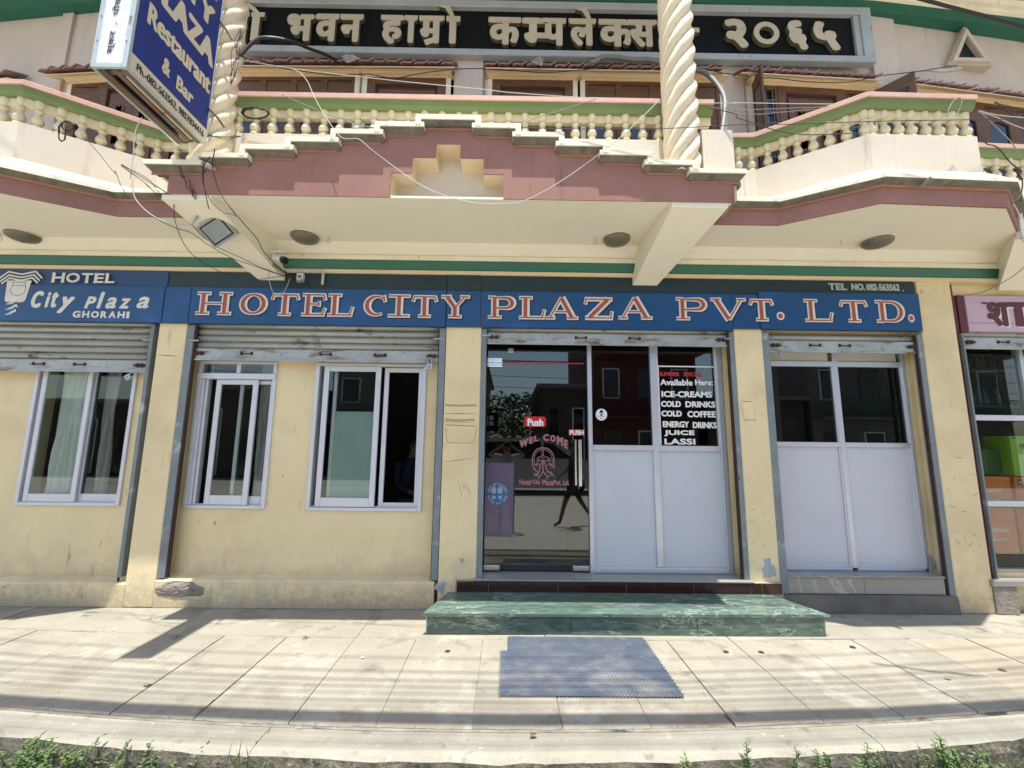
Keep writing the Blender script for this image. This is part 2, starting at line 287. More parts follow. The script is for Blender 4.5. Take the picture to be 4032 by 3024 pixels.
# ---- flat text: frame = (origin, u, v, n): u reading direction, v up, n towards the reader
def FR(y): return (Vector((0,y,0)), Vector((1,0,0)), Vector((0,0,1)), Vector((0,-1,0)))
_tc = {}
def glyphs(body, shear=0, res=3):
    k = (body, shear, res)
    if k in _tc: return _tc[k]
    c = bpy.data.curves.new('t','FONT'); c.body = body; c.size = 1; c.shear = shear; c.resolution_u = res; c.fill_mode = 'FRONT'
    o = bpy.data.objects.new('t', c); COL.objects.link(o)
    me = o.to_mesh(); V = [(v.co.x, v.co.y) for v in me.vertices]; F = [list(p.vertices) for p in me.polygons]
    o.to_mesh_clear(); bpy.data.objects.remove(o); bpy.data.curves.remove(c)
    _tc[k] = (V, F); return V, F
def put_text(mb, body, rect, fr, d=.001, bold=0., shear=0, thick=0, clip=None, warp=None):
    """text stretched into rect=(u0,u1,v0,v1) on frame; bold: extra stroke as a fraction of height, laid as offset copies"""
    V, F = glyphs(body, shear)
    if not V: return
    if clip:  # drop faces right of clip (fraction of width)
        xs = [v[0] for v in V]; xm = min(xs)+clip*(max(xs)-min(xs))
        F = [f for f in F if sum(V[i][0] for i in f)/len(f) < xm]
        used = sorted({i for f in F for i in f}); mp = {i:k for k,i in enumerate(used)}; V = [(min(V[i][0],xm),V[i][1]) for i in used]; F = [[mp[i] for i in f] for f in F]
    xs = [v[0] for v in V]; ys = [v[1] for v in V]; x0, x1, y0, y1 = min(xs), max(xs), min(ys), max(ys)
    u0, u1, v0, v1 = rect; h = v1-v0; e = bold*h/2
    sx = (u1-u0-2*e)/max(x1-x0,1e-6); sy = (v1-v0-2*e)/max(y1-y0,1e-6)
    offs = [(0,0)] if bold == 0 else [(0,0),(e,0),(-e,0),(0,e*.8),(0,-e*.8),(e*.75,e*.6),(-e*.75,e*.6),(e*.75,-e*.6),(-e*.75,-e*.6)]
    O, U, Vv, N = fr
    for k, (a, b) in enumerate(offs):
        P = []
        for (x, y) in V:
            uu = u0+e+(x-x0)*sx+a; vv = v0+e+(y-y0)*sy+b
            if warp: uu, vv = warp(uu, vv)
            P.append(O+U*uu+Vv*vv+N*(d+k*.00012))
        if thick:
            n = len(P); Q = [p-N*thick for p in P]
            from collections import Counter
            ec = Counter()
            for f in F:
                for i in range(len(f)): ec[frozenset((f[i], f[(i+1)%len(f)]))] += 1
            mi = mb.mi; mb.add(P, F); kk = len(mb.v)-n; mb.add(Q, []); mb.mi = mi+1
            for f in F:
                for i in range(len(f)):
                    a_, b_ = f[i], f[(i+1)%len(f)]
                    if ec[frozenset((a_,b_))] == 1: mb.f.append([kk+a_, kk+b_, kk+n+b_, kk+n+a_]); mb.m.append(mb.mi); mb.sm.append(False)
            mb.mi = mi
        else: mb.add(P, F)
def ribbon(mb, pts, wd, fr, d, close=False, thick=0):
    """flat ribbon along 2D pts with mitred joins"""
    O, U, Vv, N = fr; pts = [Vector((p[0],p[1])) for p in pts]; n = len(pts); L = []; R_ = []
    ww = wd if isinstance(wd,(list,tuple)) else [wd]*n
    for i, p in enumerate(pts):
        a = pts[(i-1)%n] if (i > 0 or close) else p; b = pts[(i+1)%n] if (i < n-1 or close) else p
        t1 = (p-a).normalized() if (p-a).length > 0 else (b-p).normalized(); t2 = (b-p).normalized() if (b-p).length > 0 else t1
        t = (t1+t2); t = t.normalized() if t.length > 1e-6 else t1
        nn = Vector((-t.y,t.x)); k = 1/max(.5, nn.dot(Vector((-t1.y,t1.x))))
        L.append(p+nn*ww[i]/2*k); R_.append(p-nn*ww[i]/2*k)
    P = [O+U*q.x+Vv*q.y+N*d for q in L+R_]; m = n if close else n-1
    F = [(i,(i+1)%n,n+(i+1)%n,n+i) for i in range(m)]
    if thick:
        Q = [p-N*thick for p in P]; mi = mb.mi; mb.add(P, F); kk = len(mb.v)-2*n; mb.add(Q, []); mb.mi = mi+1
        es = []
        for i in range(m): es += [(i,(i+1)%n),(n+i,n+(i+1)%n)]
        if not close: es += [(0,n),(n-1,2*n-1)]
        for a,b in es: mb.f.append([kk+a,kk+b,kk+2*n+b,kk+2*n+a]); mb.m.append(mb.mi); mb.sm.append(False)
        mb.mi = mi
    else: mb.add(P, F)
def disc(mb, c, ru, rv, fr, d, seg=28):
    O, U, Vv, N = fr; P = [O+U*(c[0]+ru*cos(2*pi*k/seg))+Vv*(c[1]+rv*sin(2*pi*k/seg))+N*d for k in range(seg)]
    mb.add(P, [list(range(seg))])
def polyf(mb, pts, fr, d):
    O, U, Vv, N = fr; mb.add([O+U*p[0]+Vv*p[1]+N*d for p in pts], [list(range(len(pts)))])
def arc(cx, cy, rx, ry, a0, a1, n=12): return [(cx+rx*cos(RD(a0+(a1-a0)*i/n)), cy+ry*sin(RD(a0+(a1-a0)*i/n))) for i in range(n+1)]
# ================================================================== GROUND
def kerb_y(x): return 2.268+.0255*min(abs(x),6)**2*(1 if abs(x) < 4.5 else .9)
def inner_y(x): return 2.478+.0215*min(abs(x),6)**2
XS = [-14,-9,-6,-4.5,-3.6,-2.9,-2.2,-1.5,-.8,0,.8,1.5,2.2,2.9,3.6,4.5,6,9,14]
mb = MB(); mb.add([(-220,-260,-.22),(220,-260,-.22),(220,1.3,-.22),(-220,1.3,-.22)], [(0,1,2,3)])
ob('road', mb, 'road', kind='structure', label='sunlit street in front of the hotel, paled to bounce light')
mb = MB()
for i in range(60):
    for j in range(8):
        x0 = -14+i*28/60; x1 = -14+(i+1)*28/60
        def P(x, j):
            t = j/8; y = 1.296+(kerb_y(x)+.05-1.296)*t; return (x, y, -.215+.05*t+.02*sin(x*7+j*2.1)*sin(j*1.7+x*3)*(1 if 0 < j < 8 else 0))
        mb.add([P(x0,j),P(x1,j),P(x1,j+1),P(x0,j+1)], [(0,1,2,3)], True)
ob('verge_ground', mb, 'dirt', kind='structure', label='strip of soil along the kerb')
mb = MB(); mb.add([(-220,1.3,-.235),(220,1.3,-.235),(220,260,-.235),(-220,260,-.235)], [(0,1,2,3)])
ob('terrain', mb, 'dirt', kind='structure')
# pavement: root sheet + single slabs
pav = empty('pavement', 'sunlit concrete slab pavement with open joints', None, kind='structure')
mb = MB()
for a, b in zip(XS, XS[1:]): mb.add([(a,inner_y(a)-.02,-.0135),(b,inner_y(b)-.02,-.0135),(b,4.3,-.0135),(a,4.3,-.0135)], [(0,1,2,3)])
ob('joint_bed', mb, pm('joint_dust',(.25,.225,.175),.95,.5,6,.3,60,spots=[((.05,.045,.04),2.2,.60,.05)]), pav)
JX = [-9.2,-8.6,-8.0,-7.4,-6.8,-6.2,-5.7,-5.2,-4.7,-4.2,-3.7,-3.2,-2.66,-2.18,-1.69,-1.16,-.69,-.175,.31,.79,1.25,1.76,2.246,2.72,3.2,3.66,4.15,4.65,5.15,5.65,6.2,6.8,7.4,8.0,8.6,9.2]
def slab(x0, x1, ya, yb, mat, name='concrete_slab', dz=0, rowlab=None):
    """slab with slightly uneven rim; ya, yb functions of x"""
    n = 9; g = .0015+random.random()*.0035; z = -.004+dz+random.uniform(-.003,.002); tl = random.uniform(-.002,.002)
    V = []; xs = [x0+g+(x1-x0-2*g)*i/n for i in range(n+1)]
    top0 = [(x+random.uniform(-.002,.002), ya(x)+g+random.uniform(-.004,.004), z+tl*(x-x0)) for x in xs]
    top1 = [(x+random.uniform(-.002,.002), yb(x)-g+random.uniform(-.003,.003), z-tl) for x in xs]
    c = .006
    m = MB(); t0 = [(x,y+c,zz) for x,y,zz in top0]; t1 = [(x,y-c,zz) for x,y,zz in top1]
    b0 = [(x,y,zz-c) for x,y,zz in top0]; b1 = [(x,y,zz-c) for x,y,zz in top1]
    V = t0+t1+b0+b1+[(x,y,zz-.08) for x,y,zz in b0]+[(x,y,zz-.08) for x,y,zz in b1]; k = n+1; F = []
    for i in range(n):
        F += [(i,i+1,k+i+1,k+i),(2*k+i,2*k+i+1,i+1,i),(k+i,k+i+1,3*k+i+1,3*k+i),(4*k+i,4*k+i+1,2*k+i+1,2*k+i),(3*k+i,3*k+i+1,5*k+i+1,5*k+i)]
    F += [(0,k,3*k,2*k),(2*k,3*k,5*k,4*k),(n,k+n,3*k+n,2*k+n),(2*k+n,3*k+n,5*k+n,4*k+n)]
    m.add(V, F); return ob(name, m, mat, pav)
for a, b in zip(JX, JX[1:]):
    long = lambda x: 3.505+(0.028*(abs(x)-.7) if abs(x) > .7 else 0)+(.03*(abs(x)-2.5) if x < -2.5 else 0)
    mt = random.choice(['conc','conc','conc2'])
    if a > 3.1: mt = 'conc3' if a < 5.2 else 'conc2'
    slab(a, b, inner_y, long, mt)
for a, b in zip(JX[::3], JX[3::3]): slab(a, b, long, lambda x: 4.30, random.choice(['conc','conc2']), dz=.001)
kr = empty('kerb', 'worn concrete kerb with mossy front face', None, kind='structure')
KX = [-12,-8.5,-5.6,-3.6,-1.245,1.93,4.1,6.5,9,12]
for a, b in zip(KX, KX[1:]):
    m = MB(); n = 26; g = .0022; V = []
    for i in range(n+1):
        x = a+g+(b-a-2*g)*i/n; yk = kerb_y(x); yi = inner_y(x)-.008
        j1 = random.uniform(-.007,.004); j2 = random.uniform(-.006,.006)
        V += [(x,yi,-.016),(x,(yk+yi)/2,-.012+j2*.3),(x,yk+.018+j1,-.014+j2*.4),(x,yk-.002+j1,-.030+j2),(x,yk-.012,-.08),(x,yk-.006,-.3),(x,yi,-.09)]
    F = []; 
    for i in range(n):
        for j in range(6): F.append((i*7+j,(i+1)*7+j,(i+1)*7+j+1,i*7+j+1))
    m.add(V, F, False); m.m = [1 if (k%6) >= 3 and (k%6) < 5 else 0 for k in range(len(m.f))]
    m.add([V[i] for i in range(7)], [list(range(7))]); m.add([V[n*7+i] for i in range(7)], [list(range(7))])
    ob('kerb_stone', m, ['kerb','moss'], kr)

# ================================================================== HOTEL BUILDING
bd = empty('hotel_building', 'cream and pink two storey hotel with balustraded balconies and twisted columns', 'building')
FZ = 3.55
# ---- infill walls of the ground floor with openings
def wall_open(name, x0, x1, y0, y1, z0, z1, holes, mat, parent):
    """wall with rectangular holes (x0,x1,z0,z1)"""
    xs = sorted({x0,x1,*[h[0] for h in holes],*[h[1] for h in holes]}); zs = sorted({z0,z1,*[h[2] for h in holes],*[h[3] for h in holes]})
    m = MB(); I = len(xs)-1; J = len(zs)-1
    def solid(i, j):
        if i < 0 or j < 0 or i >= I or j >= J: return False
        cx = (xs[i]+xs[i+1])/2; cz = (zs[j]+zs[j+1])/2
        return not any(h[0] < cx < h[1] and h[2] < cz < h[3] for h in holes)
    for i in range(I):
        for j in range(J):
            if not solid(i,j): continue
            a, b, c, d = xs[i], xs[i+1], zs[j], zs[j+1]
            m.add([(a,y0,c),(b,y0,c),(b,y0,d),(a,y0,d)], [(0,1,2,3)]); m.add([(a,y1,c),(b,y1,c),(b,y1,d),(a,y1,d)], [(0,3,2,1)])
            if not solid(i-1,j): m.add([(a,y0,c),(a,y1,c),(a,y1,d),(a,y0,d)], [(0,1,2,3)])
            if not solid(i+1,j): m.add([(b,y0,c),(b,y1,c),(b,y1,d),(b,y0,d)], [(0,1,2,3)])
            if not solid(i,j-1): m.add([(a,y0,c),(b,y0,c),(b,y1,c),(a,y1,c)], [(0,1,2,3)])
            if not solid(i,j+1): m.add([(a,y0,d),(b,y0,d),(b,y1,d),(a,y1,d)], [(0,1,2,3)])
    return ob(name, m, mat, parent)
W1 = (-4.725,-3.725,.865,2.32); W2 = (-3.118,-2.335,.852,2.293); W3 = (-1.94,-.832,.842,2.287)
wall_open('wall', -8.0, -3.47, 4.22, 4.42, 0, 3.5, [W1], 'yellow', bd)
wall_open('wall', -3.19, -.64, 4.22, 4.42, 0, 3.5, [W2, W3], 'yellow', bd)
wall_open('wall', -.29, 4.16, 4.24, 4.44, .26, 3.5, [(-.235,2.2,.26,2.66),(2.6,4.10,.30,2.58)], 'yellow', bd)
# plinth ledges with sloping tops, worn
for a, b, zt in [(-8,-3.462,.205),(-3.188,-.66,.235)]:
    ob('plinth', MB().prism([(4.082,0),(4.3,0),(4.3,zt+.02),(4.222,zt+.02),(4.095,zt),(4.082,zt-.014)], a, b, 'x'), 'yellow', bd)
# chipped cement spots on the plinth
def blob(name, cx, cy, cz, rx, rz, mat, nrm='y', amp=.22, depth=.012, seed=1, parent=bd, lab=None, fx=None):
    rnd = random.Random(seed); m = MB(); n = 26; R_ = []
    for r_ in (1, .8, .5):
        for k in range(n):
            a = 2*pi*k/n; q = r_*(1+amp*(sin(3*a+seed)+.6*sin(7*a+seed*2)+.4*rnd.uniform(-1,1))*(1 if r_ > .9 else .5))
            R_.append((cx+rx*q*cos(a), cy-(0.0006 if r_ > .9 else depth*(1-r_)*rnd.uniform(.5,1.6)), cz+rz*q*sin(a)))
    R_.append((cx, cy-depth*.7, cz)); F = []
    for j in range(2):
        for k in range(n): F.append((j*n+k, j*n+(k+1)%n, (j+1)*n+(k+1)%n, (j+1)*n+k))
    for k in range(n): F.append((2*n+k, 2*n+(k+1)%n, 3*n))
    m.add(R_, F)
    kw = dict(label=lab) if lab else {}
    return ob(name, m, mat, parent, **kw)
blob('exposed_cement', -2.96, 4.080, .155, .225, .070, 'rubble', seed=3, amp=.10, depth=.02, lab='broken patch of bare grey cement beside the pillar foot')
blob('plaster_patch', -.60, 4.0795, .19, .05, .05, 'plasterpatch', seed=5, depth=.006)
blob('plaster_patch', 2.425, 4.0795, .375, .062, .085, 'plasterpatch', seed=9, depth=.003, lab='bare grey plaster patch low on the pillar')
blob('plaster_patch', -.41, 4.0795, .43, .022, .02, 'plasterpatch', seed=12, depth=.003)
# ---- pillars
for a, b, zb in [(-3.462,-3.19,0),(-.625,-.278,.0),(2.248,2.527,0),(4.15,4.50,0),(-7.0,-6.7,0)]:
    m = MB().bev(a,b,4.08,4.43,zb,3.19,.006)
    ob('pillar', m, 'yellow', bd)
B('pillar', 4.5, 4.56, 4.12, 4.43, 0, 3.19, 'maroon', bd)
wall_open('wall', 4.50, 9.0, 4.16, 4.42, 0, 3.5, [(4.60,7.5,.34,2.62)], 'yellow', bd)
# scratches and stains with a shape of their own on the pillars
mb = MB(); rnd = random.Random(4)
def scr(x, z, dx, dz, wd, y=4.0785): ribbon(mb, [(x,z),(x+dx*.5+rnd.uniform(-.006,.006),z+dz*.5),(x+dx,z+dz)], [wd*.4,wd,wd*.3], FR(y), 0)
for i in range(16): scr(rnd.uniform(4.2,4.45), rnd.uniform(.5,1.45), rnd.uniform(-.07,.07), rnd.uniform(-.03,.06), rnd.uniform(.002,.006))
for i in range(7): scr(rnd.uniform(2.27,2.48), rnd.uniform(.45,1.3), rnd.uniform(-.05,.07), rnd.uniform(-.02,.06), rnd.uniform(.002,.004))
for x, z, l in [(-4.15,.30,.2),(-4.13,.36,.07),(-3.86,.47,.09),(-2.96,.70,.05),(-1.62,.37,.035),(-1.55,.12,.03),(-1.45,.17,.03),(-3.83,.06,.05),(-4.35,.5,.02),(-1.2,.52,.01)]: scr(x, z, .002, -l if False else l, .004, 4.0785 if z < .2 else 4.2185)
for k in range(6): scr(-.45+k*.02, 1.02+rnd.uniform(-.05,.05), -.02, .09, .003)
scr(-3.44,2.32,.19,-.01,.008); scr(-.62,1.78,.31,.0,.006); scr(-.62,1.7,.3,-.003,.006); scr(-.60,1.32,.28,.04,.004)
scr(2.27,1.93,.12,0,.006); scr(2.29,1.75,.12,.0,.006)
ob('scratch_mark', mb, 'cement', bd, kind='stuff', label='dark scratches and scuffs on the plaster')
mb = MB()
for z, l in [(1.86,.30),(1.72,.29)]: ribbon(mb, [(-.61,z),(-.61+l*.5,z-.004),(-.61+l,z+.003)], .018, FR(4.0788), 0)
ribbon(mb, [(-.60,1.67),(-.31,1.66)], .01, FR(4.0788), 0); ribbon(mb, [(-.60,1.64),(-.58,1.50),(-.33,1.50),(-.30,1.64)], .006, FR(4.0788), 0)
ob('tape_residue', mb, pm('tape_residue_tan',(.42,.30,.16),.8,.1,20), bd)

# ---- dark band above sign, cornice, soffit
B('lintel_band', -3.42, 4.118, 4.066, 4.30, 3.012, 3.178, 'teal', bd, lab=None) if False else None
for a, b, y, mt in [(-8,-3.425,4.064,'bluetop'),(-3.423,-.632,4.070,'teal'),(-.630,-.286,4.062,'teal'),(-.284,4.118,4.070,'teal')]:
    ob('lintel_band', MB().bev(a,b,y,4.32,3.010,3.178,.003), mt, bd)
ob('wall', MB().box(4.12,9,4.075,4.3,3.19,3.40), 'yellow', bd)
B('cornice', -8, 5.03, 4.045, 4.32, 3.179, 3.2175, 'cream', bd)
ob('green_cornice', MB().prism([(4.03,3.218),(4.3,3.218),(4.3,3.292),(3.99,3.292),(3.985,3.285)], -8, 5.06), 'green', bd)
ob('cornice', MB().prism([(3.978,3.293),(4.3,3.293),(4.3,3.343),(3.985,3.343),(3.978,3.337)], -8, 5.10), 'creamwhite', bd)
ob('cove', MB().prism([(4.0,3.3435),(4.3,3.3435),(4.3,3.4395),(3.90,3.4395),(3.93,3.40)], -8, 5.06), 'soffit', bd)

# plan of balcony fascia and rails
FASC_R = [(1.80,3.475),(2.38,3.475),(2.985,3.11),(4.05,3.15),(4.62,3.55),(8,3.57)]
FASC_L = [(-6.6,3.16),(-5.0,3.13),(-4.14,3.13),(-3.47,3.49),(-2.74,3.49)]
# soffit slab
pl = FASC_L+[(-2.70,3.36),(1.78,3.36)]+FASC_R+[(8,4.3),(-6.6,4.3)]
pl = [(x,y+.02) for x,y in pl]
ob('soffit', MB().prism(pl, 3.44, 3.56, 'z'), 'soffit', bd)
ob('soffit', MB().box(-2.72,1.79,3.15,3.385,3.4402,3.4602), 'soffit', bd)

# ---- sweep a profile (outward offset o, z) along a plan polyline; outward = towards the street
def sweep(mb, plan, prof, smooth=False):
    n = len(plan); P = [Vector(p) for p in plan]; N = []
    for i in range(n):
        t1 = (P[i]-P[i-1]).normalized() if i else (P[1]-P[0]).normalized(); t2 = (P[i+1]-P[i]).normalized() if i < n-1 else t1
        n1 = Vector((t1.y,-t1.x)); n2 = Vector((t2.y,-t2.x)); nn = (n1+n2).normalized(); N.append(nn/max(.4,nn.dot(n1)))
    k = len(prof); V = []
    for i in range(n):
        for o, z in prof: V.append((P[i].x+N[i].x*o, P[i].y+N[i].y*o, z))
    F = [(i*k+j, (i+1)*k+j, (i+1)*k+(j+1)%k, i*k+(j+1)%k) for i in range(n-1) for j in range(k)]
    F += [list(range(k)), [(n-1)*k+j for j in range(k)][::-1]]
    mb.add(V, F, smooth); return mb
def balcony(fasc, lab):
    b_ = empty('balcony', None, None, parent=bd); b_['label'] = lab
    ob('fascia', sweep(MB(), fasc, [(0,3.441),(0,3.572),(-.12,3.572),(-.12,3.441)]), 'fascia', b_)
    ob('trim', sweep(MB(), fasc, [(.012,3.573),(.018,3.590),(-.1,3.590),(-.1,3.573)]), 'brownpink', b_)
    ob('moulding', sweep(MB(), fasc, [(.02,3.591),(.062,3.608),(.066,3.622),(-.1,3.622),(-.1,3.591)]), 'concdark', b_)
    return b_
balR = balcony(FASC_R, 'right balcony bay with slanting side')
balL = balcony(FASC_L, 'left balcony bay')
# sloping white ledge between fascia edge and parapet wall foot (two plan lines)
def loft(mb, A, Bp):
    n = len(A); V = list(A)+list(Bp); mb.add(V, [(i,i+1,n+i+1,n+i) for i in range(n-1)]); return mb
WR = [(1.80,3.74),(2.36,3.72),(3.05,3.225),(3.985,3.235)]; WL = [(-6.6,3.27),(-5.0,3.25),(-4.16,3.25),(-3.40,3.76),(-2.74,3.76)]
def ledge(fasc, wall, zf, bal):
    n = len(fasc); off = []
    m = MB(); sweep(m, fasc, [(.07,3.6225),(.07,3.655),(.055,3.667),(-.1,3.667),(-.1,3.6225)])
    ob('ledge', m, 'creamwhite', bal)
    A = [(x, y-.050, 3.6655) for x, y in fasc]; Bq = [(x, y+.02, zf) for x, y in wall]
    m = MB(); loft(m, A, Bq); loft(m, [(x,y,z-.05) for x,y,z in A], [(x,y,z-.12) for x,y,z in Bq]); ob('sloped_ledge', m, 'creamwhite', bal)
ledge(FASC_R, WR[:3]+[(4.00,3.24),(4.56,3.78),(8,3.80)], 3.83, balR); ledge(FASC_L, WL, 3.83, balL)
for wl, bal in ((WR, balR), (WL, balL)):
    ob('parapet_wall', sweep(MB(), wl, [(0,3.70),(0,4.145),(-.10,4.145),(-.10,3.70)]), 'pinkwhite', bal)
ob('parapet_wall', MB().bev(-2.74,1.87,3.335,3.45,3.5,4.142,.004), 'pinkwhite', bd, label='low wall under the middle balustrade')
ob('parapet_wall', MB().bev(1.60,1.865,3.20,3.334,3.5,4.14,.004), 'pinkwhite', bd)
ob('parapet_wall', MB().box(3.885,3.985,3.34,3.9,3.6,4.145), 'pinkwhite', balR)

# ---- balustrades
BP = [(r_*1.09,z_) for r_,z_ in [(.026,0),(.032,.004),(.032,.022),(.022,.032),(.024,.042),(.035,.055),(.039,.072),(.036,.088),(.026,.112),(.0175,.135),(.0185,.146),(.028,.152),(.029,.164),(.022,.172),(.0175,.18),(.019,.192),(.029,.212),(.033,.235),(.031,.252)]]
def make_bal(parent, loc):
    m = MB().lathe(BP, (0,0,0), 14); o = ob('baluster', m, 'creambal', None); o.parent = parent; o.location = loc; return o
M['creambal'] = pm('cream_baluster_paint',(.70,.61,.40),.6,.12,9,.1,80,spots=[((.42,.36,.25),12,.64,.12)])
BAL0 = None
def rail(plan, parent, spots, label=None, ends=None):
    global BAL0
    r_ = empty('balustrade', None, None, parent=parent)
    if label: r_['label'] = label
    ob('rail_beam', sweep(MB(), plan, [(-.035,4.325),(-.03,4.389),(-.09,4.389),(-.085,4.325)]), 'creambal', r_)
    m = MB(); sweep(m, plan, [(.0,4.390),(.022,4.418),(.034,4.462),(-.12,4.462),(-.11,4.390)]); ob('green_rail', m, 'railgreen', r_)
    ob('rail_cap', sweep(MB(), plan, [(.048,4.463),(.048,4.503),(.04,4.51),(-.135,4.51),(-.14,4.463)]), 'railpink', r_)
    for (x, y) in spots:
        o = None
        if BAL0 is None: BAL0 = o = make_bal(r_, (x,y,4.138))
        else: o = dup(BAL0, r_, (x+random.uniform(-.004,.004),y+random.uniform(-.004,.004),4.138))
        q_ = random.uniform(.97,1.05); o.scale = (q_,q_,random.uniform(.985,1.0)); o.rotation_euler = (RD(random.uniform(-.8,.8)),RD(random.uniform(-.8,.8)),random.uniform(0,6))
    return r_
def along(a, b, n, o=.035, t0=.0, t1=1.):
    a = Vector(a); b = Vector(b); t = (b-a).normalized(); nn = Vector((-t.y,t.x)); return [tuple(a+(b-a)*(t0+(t1-t0)*i/(n-1))+nn*o) for i in range(n)]
mid = [(-2.397+.1480*i, 3.372) for i in range(-1,27)]
rail([(-2.74,3.335),(1.77,3.335)], bd, [m_ for m_ in mid if m_[0] < 1.7], 'long middle balustrade behind the stepped parapet')
rail([(1.86,3.74),(2.36,3.72),(3.05,3.222),(3.985,3.235)], balR,
     [(2.07,3.765),(2.215,3.76),(2.345,3.755)]+along((2.36,3.72),(3.05,3.225),7,.042,.13,.97)+along((3.05,3.225),(3.95,3.235),8,.04,.06,.99), 'right balustrade with raised far end')
ob('green_rail', MB().box(3.95,4.02,3.40,3.75,4.39,4.462), 'railgreen', balR); ob('rail_cap', MB().box(3.945,4.03,3.37,3.75,4.463,4.51), 'railpink', balR)
rail([(-6.6,3.27),(-5.0,3.25),(-4.16,3.25),(-3.40,3.76),(-2.74,3.76)], balL,
     along((-6.5,3.27),(-5.05,3.25),10,.04)+along((-4.90,3.25),(-4.20,3.25),6,.04,.0,.98)+along((-4.16,3.25),(-3.40,3.76),7,.042,.10,.97)+[(-3.28,3.80),(-3.13,3.80),(-2.98,3.80),(-2.83,3.80)], 'left balustrade')
# next balcony further right
rail([(4.62,3.80),(6.2,3.85)], bd, [(4.72+.148*i,3.85) for i in range(9)], 'far right balustrade partly cut by the frame')
ob('parapet_wall', MB().box(4.6,8,3.81,3.93,3.5,4.145), 'pinkwhite', bd)
ob('bracket_beam', MB().hexa([(4.60,3.575,3.39),(4.95,3.575,3.39),(5.30,4.07,3.10),(4.98,4.07,3.10),(4.60,3.575,3.4395),(4.95,3.575,3.4395),(5.30,4.07,3.4395),(4.98,4.07,3.4395)]), 'soffit', bd); B('end_post', 4.575, 4.605, 3.49, 3.545, 3.39, 3.62, 'creamwhite', bd); B('fascia', 4.606, 8, 3.505, 3.546, 3.39, 3.572, 'fascia', bd)

# ---- entrance canopy
cp = empty('canopy', None, None, parent=bd); cp['label'] = 'stepped pink entrance canopy with a cross shaped niche'
CX = -.515
HB = [.228,.555,.905,1.258,1.615,1.975,2.40]; HZ = [4.135,4.067,3.995,3.918,3.845,3.767,3.700]
XL, XR = -2.735, 1.795
def topz(x):
    for h, z in zip(HB, HZ):
        if abs(x-CX) <= h+1e-6: return z
    return HZ[-1]
def botz(x):
    d_ = x-CX
    if -.099 < d_ < .098: return 3.92
    if -.288 < d_ < .29: return 3.795
    if -.455 < d_ < .455: return 3.655
    return 3.4605
cuts = sorted({XL, XR, *[CX+s*h for h in HB[:-1] for s in (-1,1)], CX-.099,CX+.098,CX-.288,CX+.29,CX-.455,CX+.455})
m = MB(); m2 = MB()
for a, b in zip(cuts, cuts[1:]):
    c = (a+b)/2; zb = botz(c); zt = topz(c)-.036
    zb2 = 3.4405 if zb < 3.5 else zb
    m.box(a, b, 3.140, 3.152, zb2, zt); m2.box(a, b, 3.1525, 3.34, zb, zt-.004)
fp = ob('fascia', m, 'fascia', cp); ob('parapet_core', m2, pm('niche_cream_paint',(.72,.58,.39),.75,.08,2), cp)
ob('niche_back', MB().box(CX-.47,CX+.47,3.341,3.36,3.4605,3.94), pm('niche_cream_paint',(.7,.53,.3)), cp)
# stepped mouldings
m = MB(); m2 = MB(); m3 = MB()
for i, (h, z) in enumerate(zip(HB, HZ)):
    h0 = HB[i-1] if i else 0
    for s in ((-1,1) if i else (0,)):
        if s == 0: a, b = CX-h-.035, CX+h+.035
        elif s > 0: a, b = CX+h0-.035, CX+h+(.035 if i < 6 else 0)
        else: a, b = CX-h-(.035 if i < 6 else 0), CX-h0+.035
        ya = 3.074
        off = .0003*i
        m.prism([(ya+off,z-.046+off),(3.333-off,z-.046+off),(3.333-off,z-off),(3.085,z-off),(ya+off,z-.006)], a+off, b-off, 'x')
        e = .004+off; e2 = .03
        m2.hexa([(a+e+(e2 if s<=0 else 0),3.128,z-.078),(b-e-(e2 if s>=0 else 0),3.128,z-.078),(b-e-(e2 if s>=0 else 0),3.2,z-.078),(a+e+(e2 if s<=0 else 0),3.2,z-.078),(a+e,ya+.010+off,z-.0465),(b-e,ya+.010+off,z-.0465),(b-e,3.2,z-.0465),(a+e,3.2,z-.0465)])
        m3.box(a+.03, b-.03, 3.1325+off, 3.1395, z-.100, z-.0785)
    if i < 6:
        for s in (-1,1):  # vertical risers of the white cap
            xx = CX+s*(h+.0135); m.prism([(3.0715,HZ[i+1]-.03),(3.32,HZ[i+1]-.03),(3.32,z-.0462),(3.0722,z-.0462)], xx-.0225, xx+.0225, 'x')
            m2.hexa([(min(xx+s*.02,xx+s*.055),3.132,HZ[i+1]-.078),(max(xx+s*.02,xx+s*.055),3.132,HZ[i+1]-.078),(max(xx+s*.02,xx+s*.055),3.2,HZ[i+1]-.078),(min(xx+s*.02,xx+s*.055),3.2,HZ[i+1]-.078),
                     (min(xx-s*.02,xx+s*.018),3.083,z-.036),(max(xx-s*.02,xx+s*.018),3.083,z-.036),(max(xx-s*.02,xx+s*.018),3.2,z-.036),(min(xx-s*.02,xx+s*.018),3.2,z-.036)])
ob('white_stepped_cap', m, 'creamwhite', cp); ob('moulding', m2, 'concdark', cp); ob('trim', m3, 'brownpink', cp)
# canopy side faces and end returns of the moulding
for x0, x1 in ((XL-.012,XL-.0005),(XR+.0005,XR+.012)): ob('fascia', MB().box(x0,x1,3.1405,3.50,3.4405,3.62), 'fascia', cp)
for s, xe in ((-1,XL),(1,XR)):
    a, b = sorted((xe+s*.012, xe+s*.145)); ob('white_stepped_cap', MB().bev(a,b,3.332,3.62,3.6665,3.70,.004), 'creamwhite', cp)
    a, b = sorted((xe+s*.013, xe+s*.11)); ob('moulding', MB().box(a,b,3.205,3.60,3.625,3.666), 'concdark', cp)
ob('canopy_deck', MB().box(-2.70,1.78,3.342,4.2,3.565,3.60), 'concdark', cp)
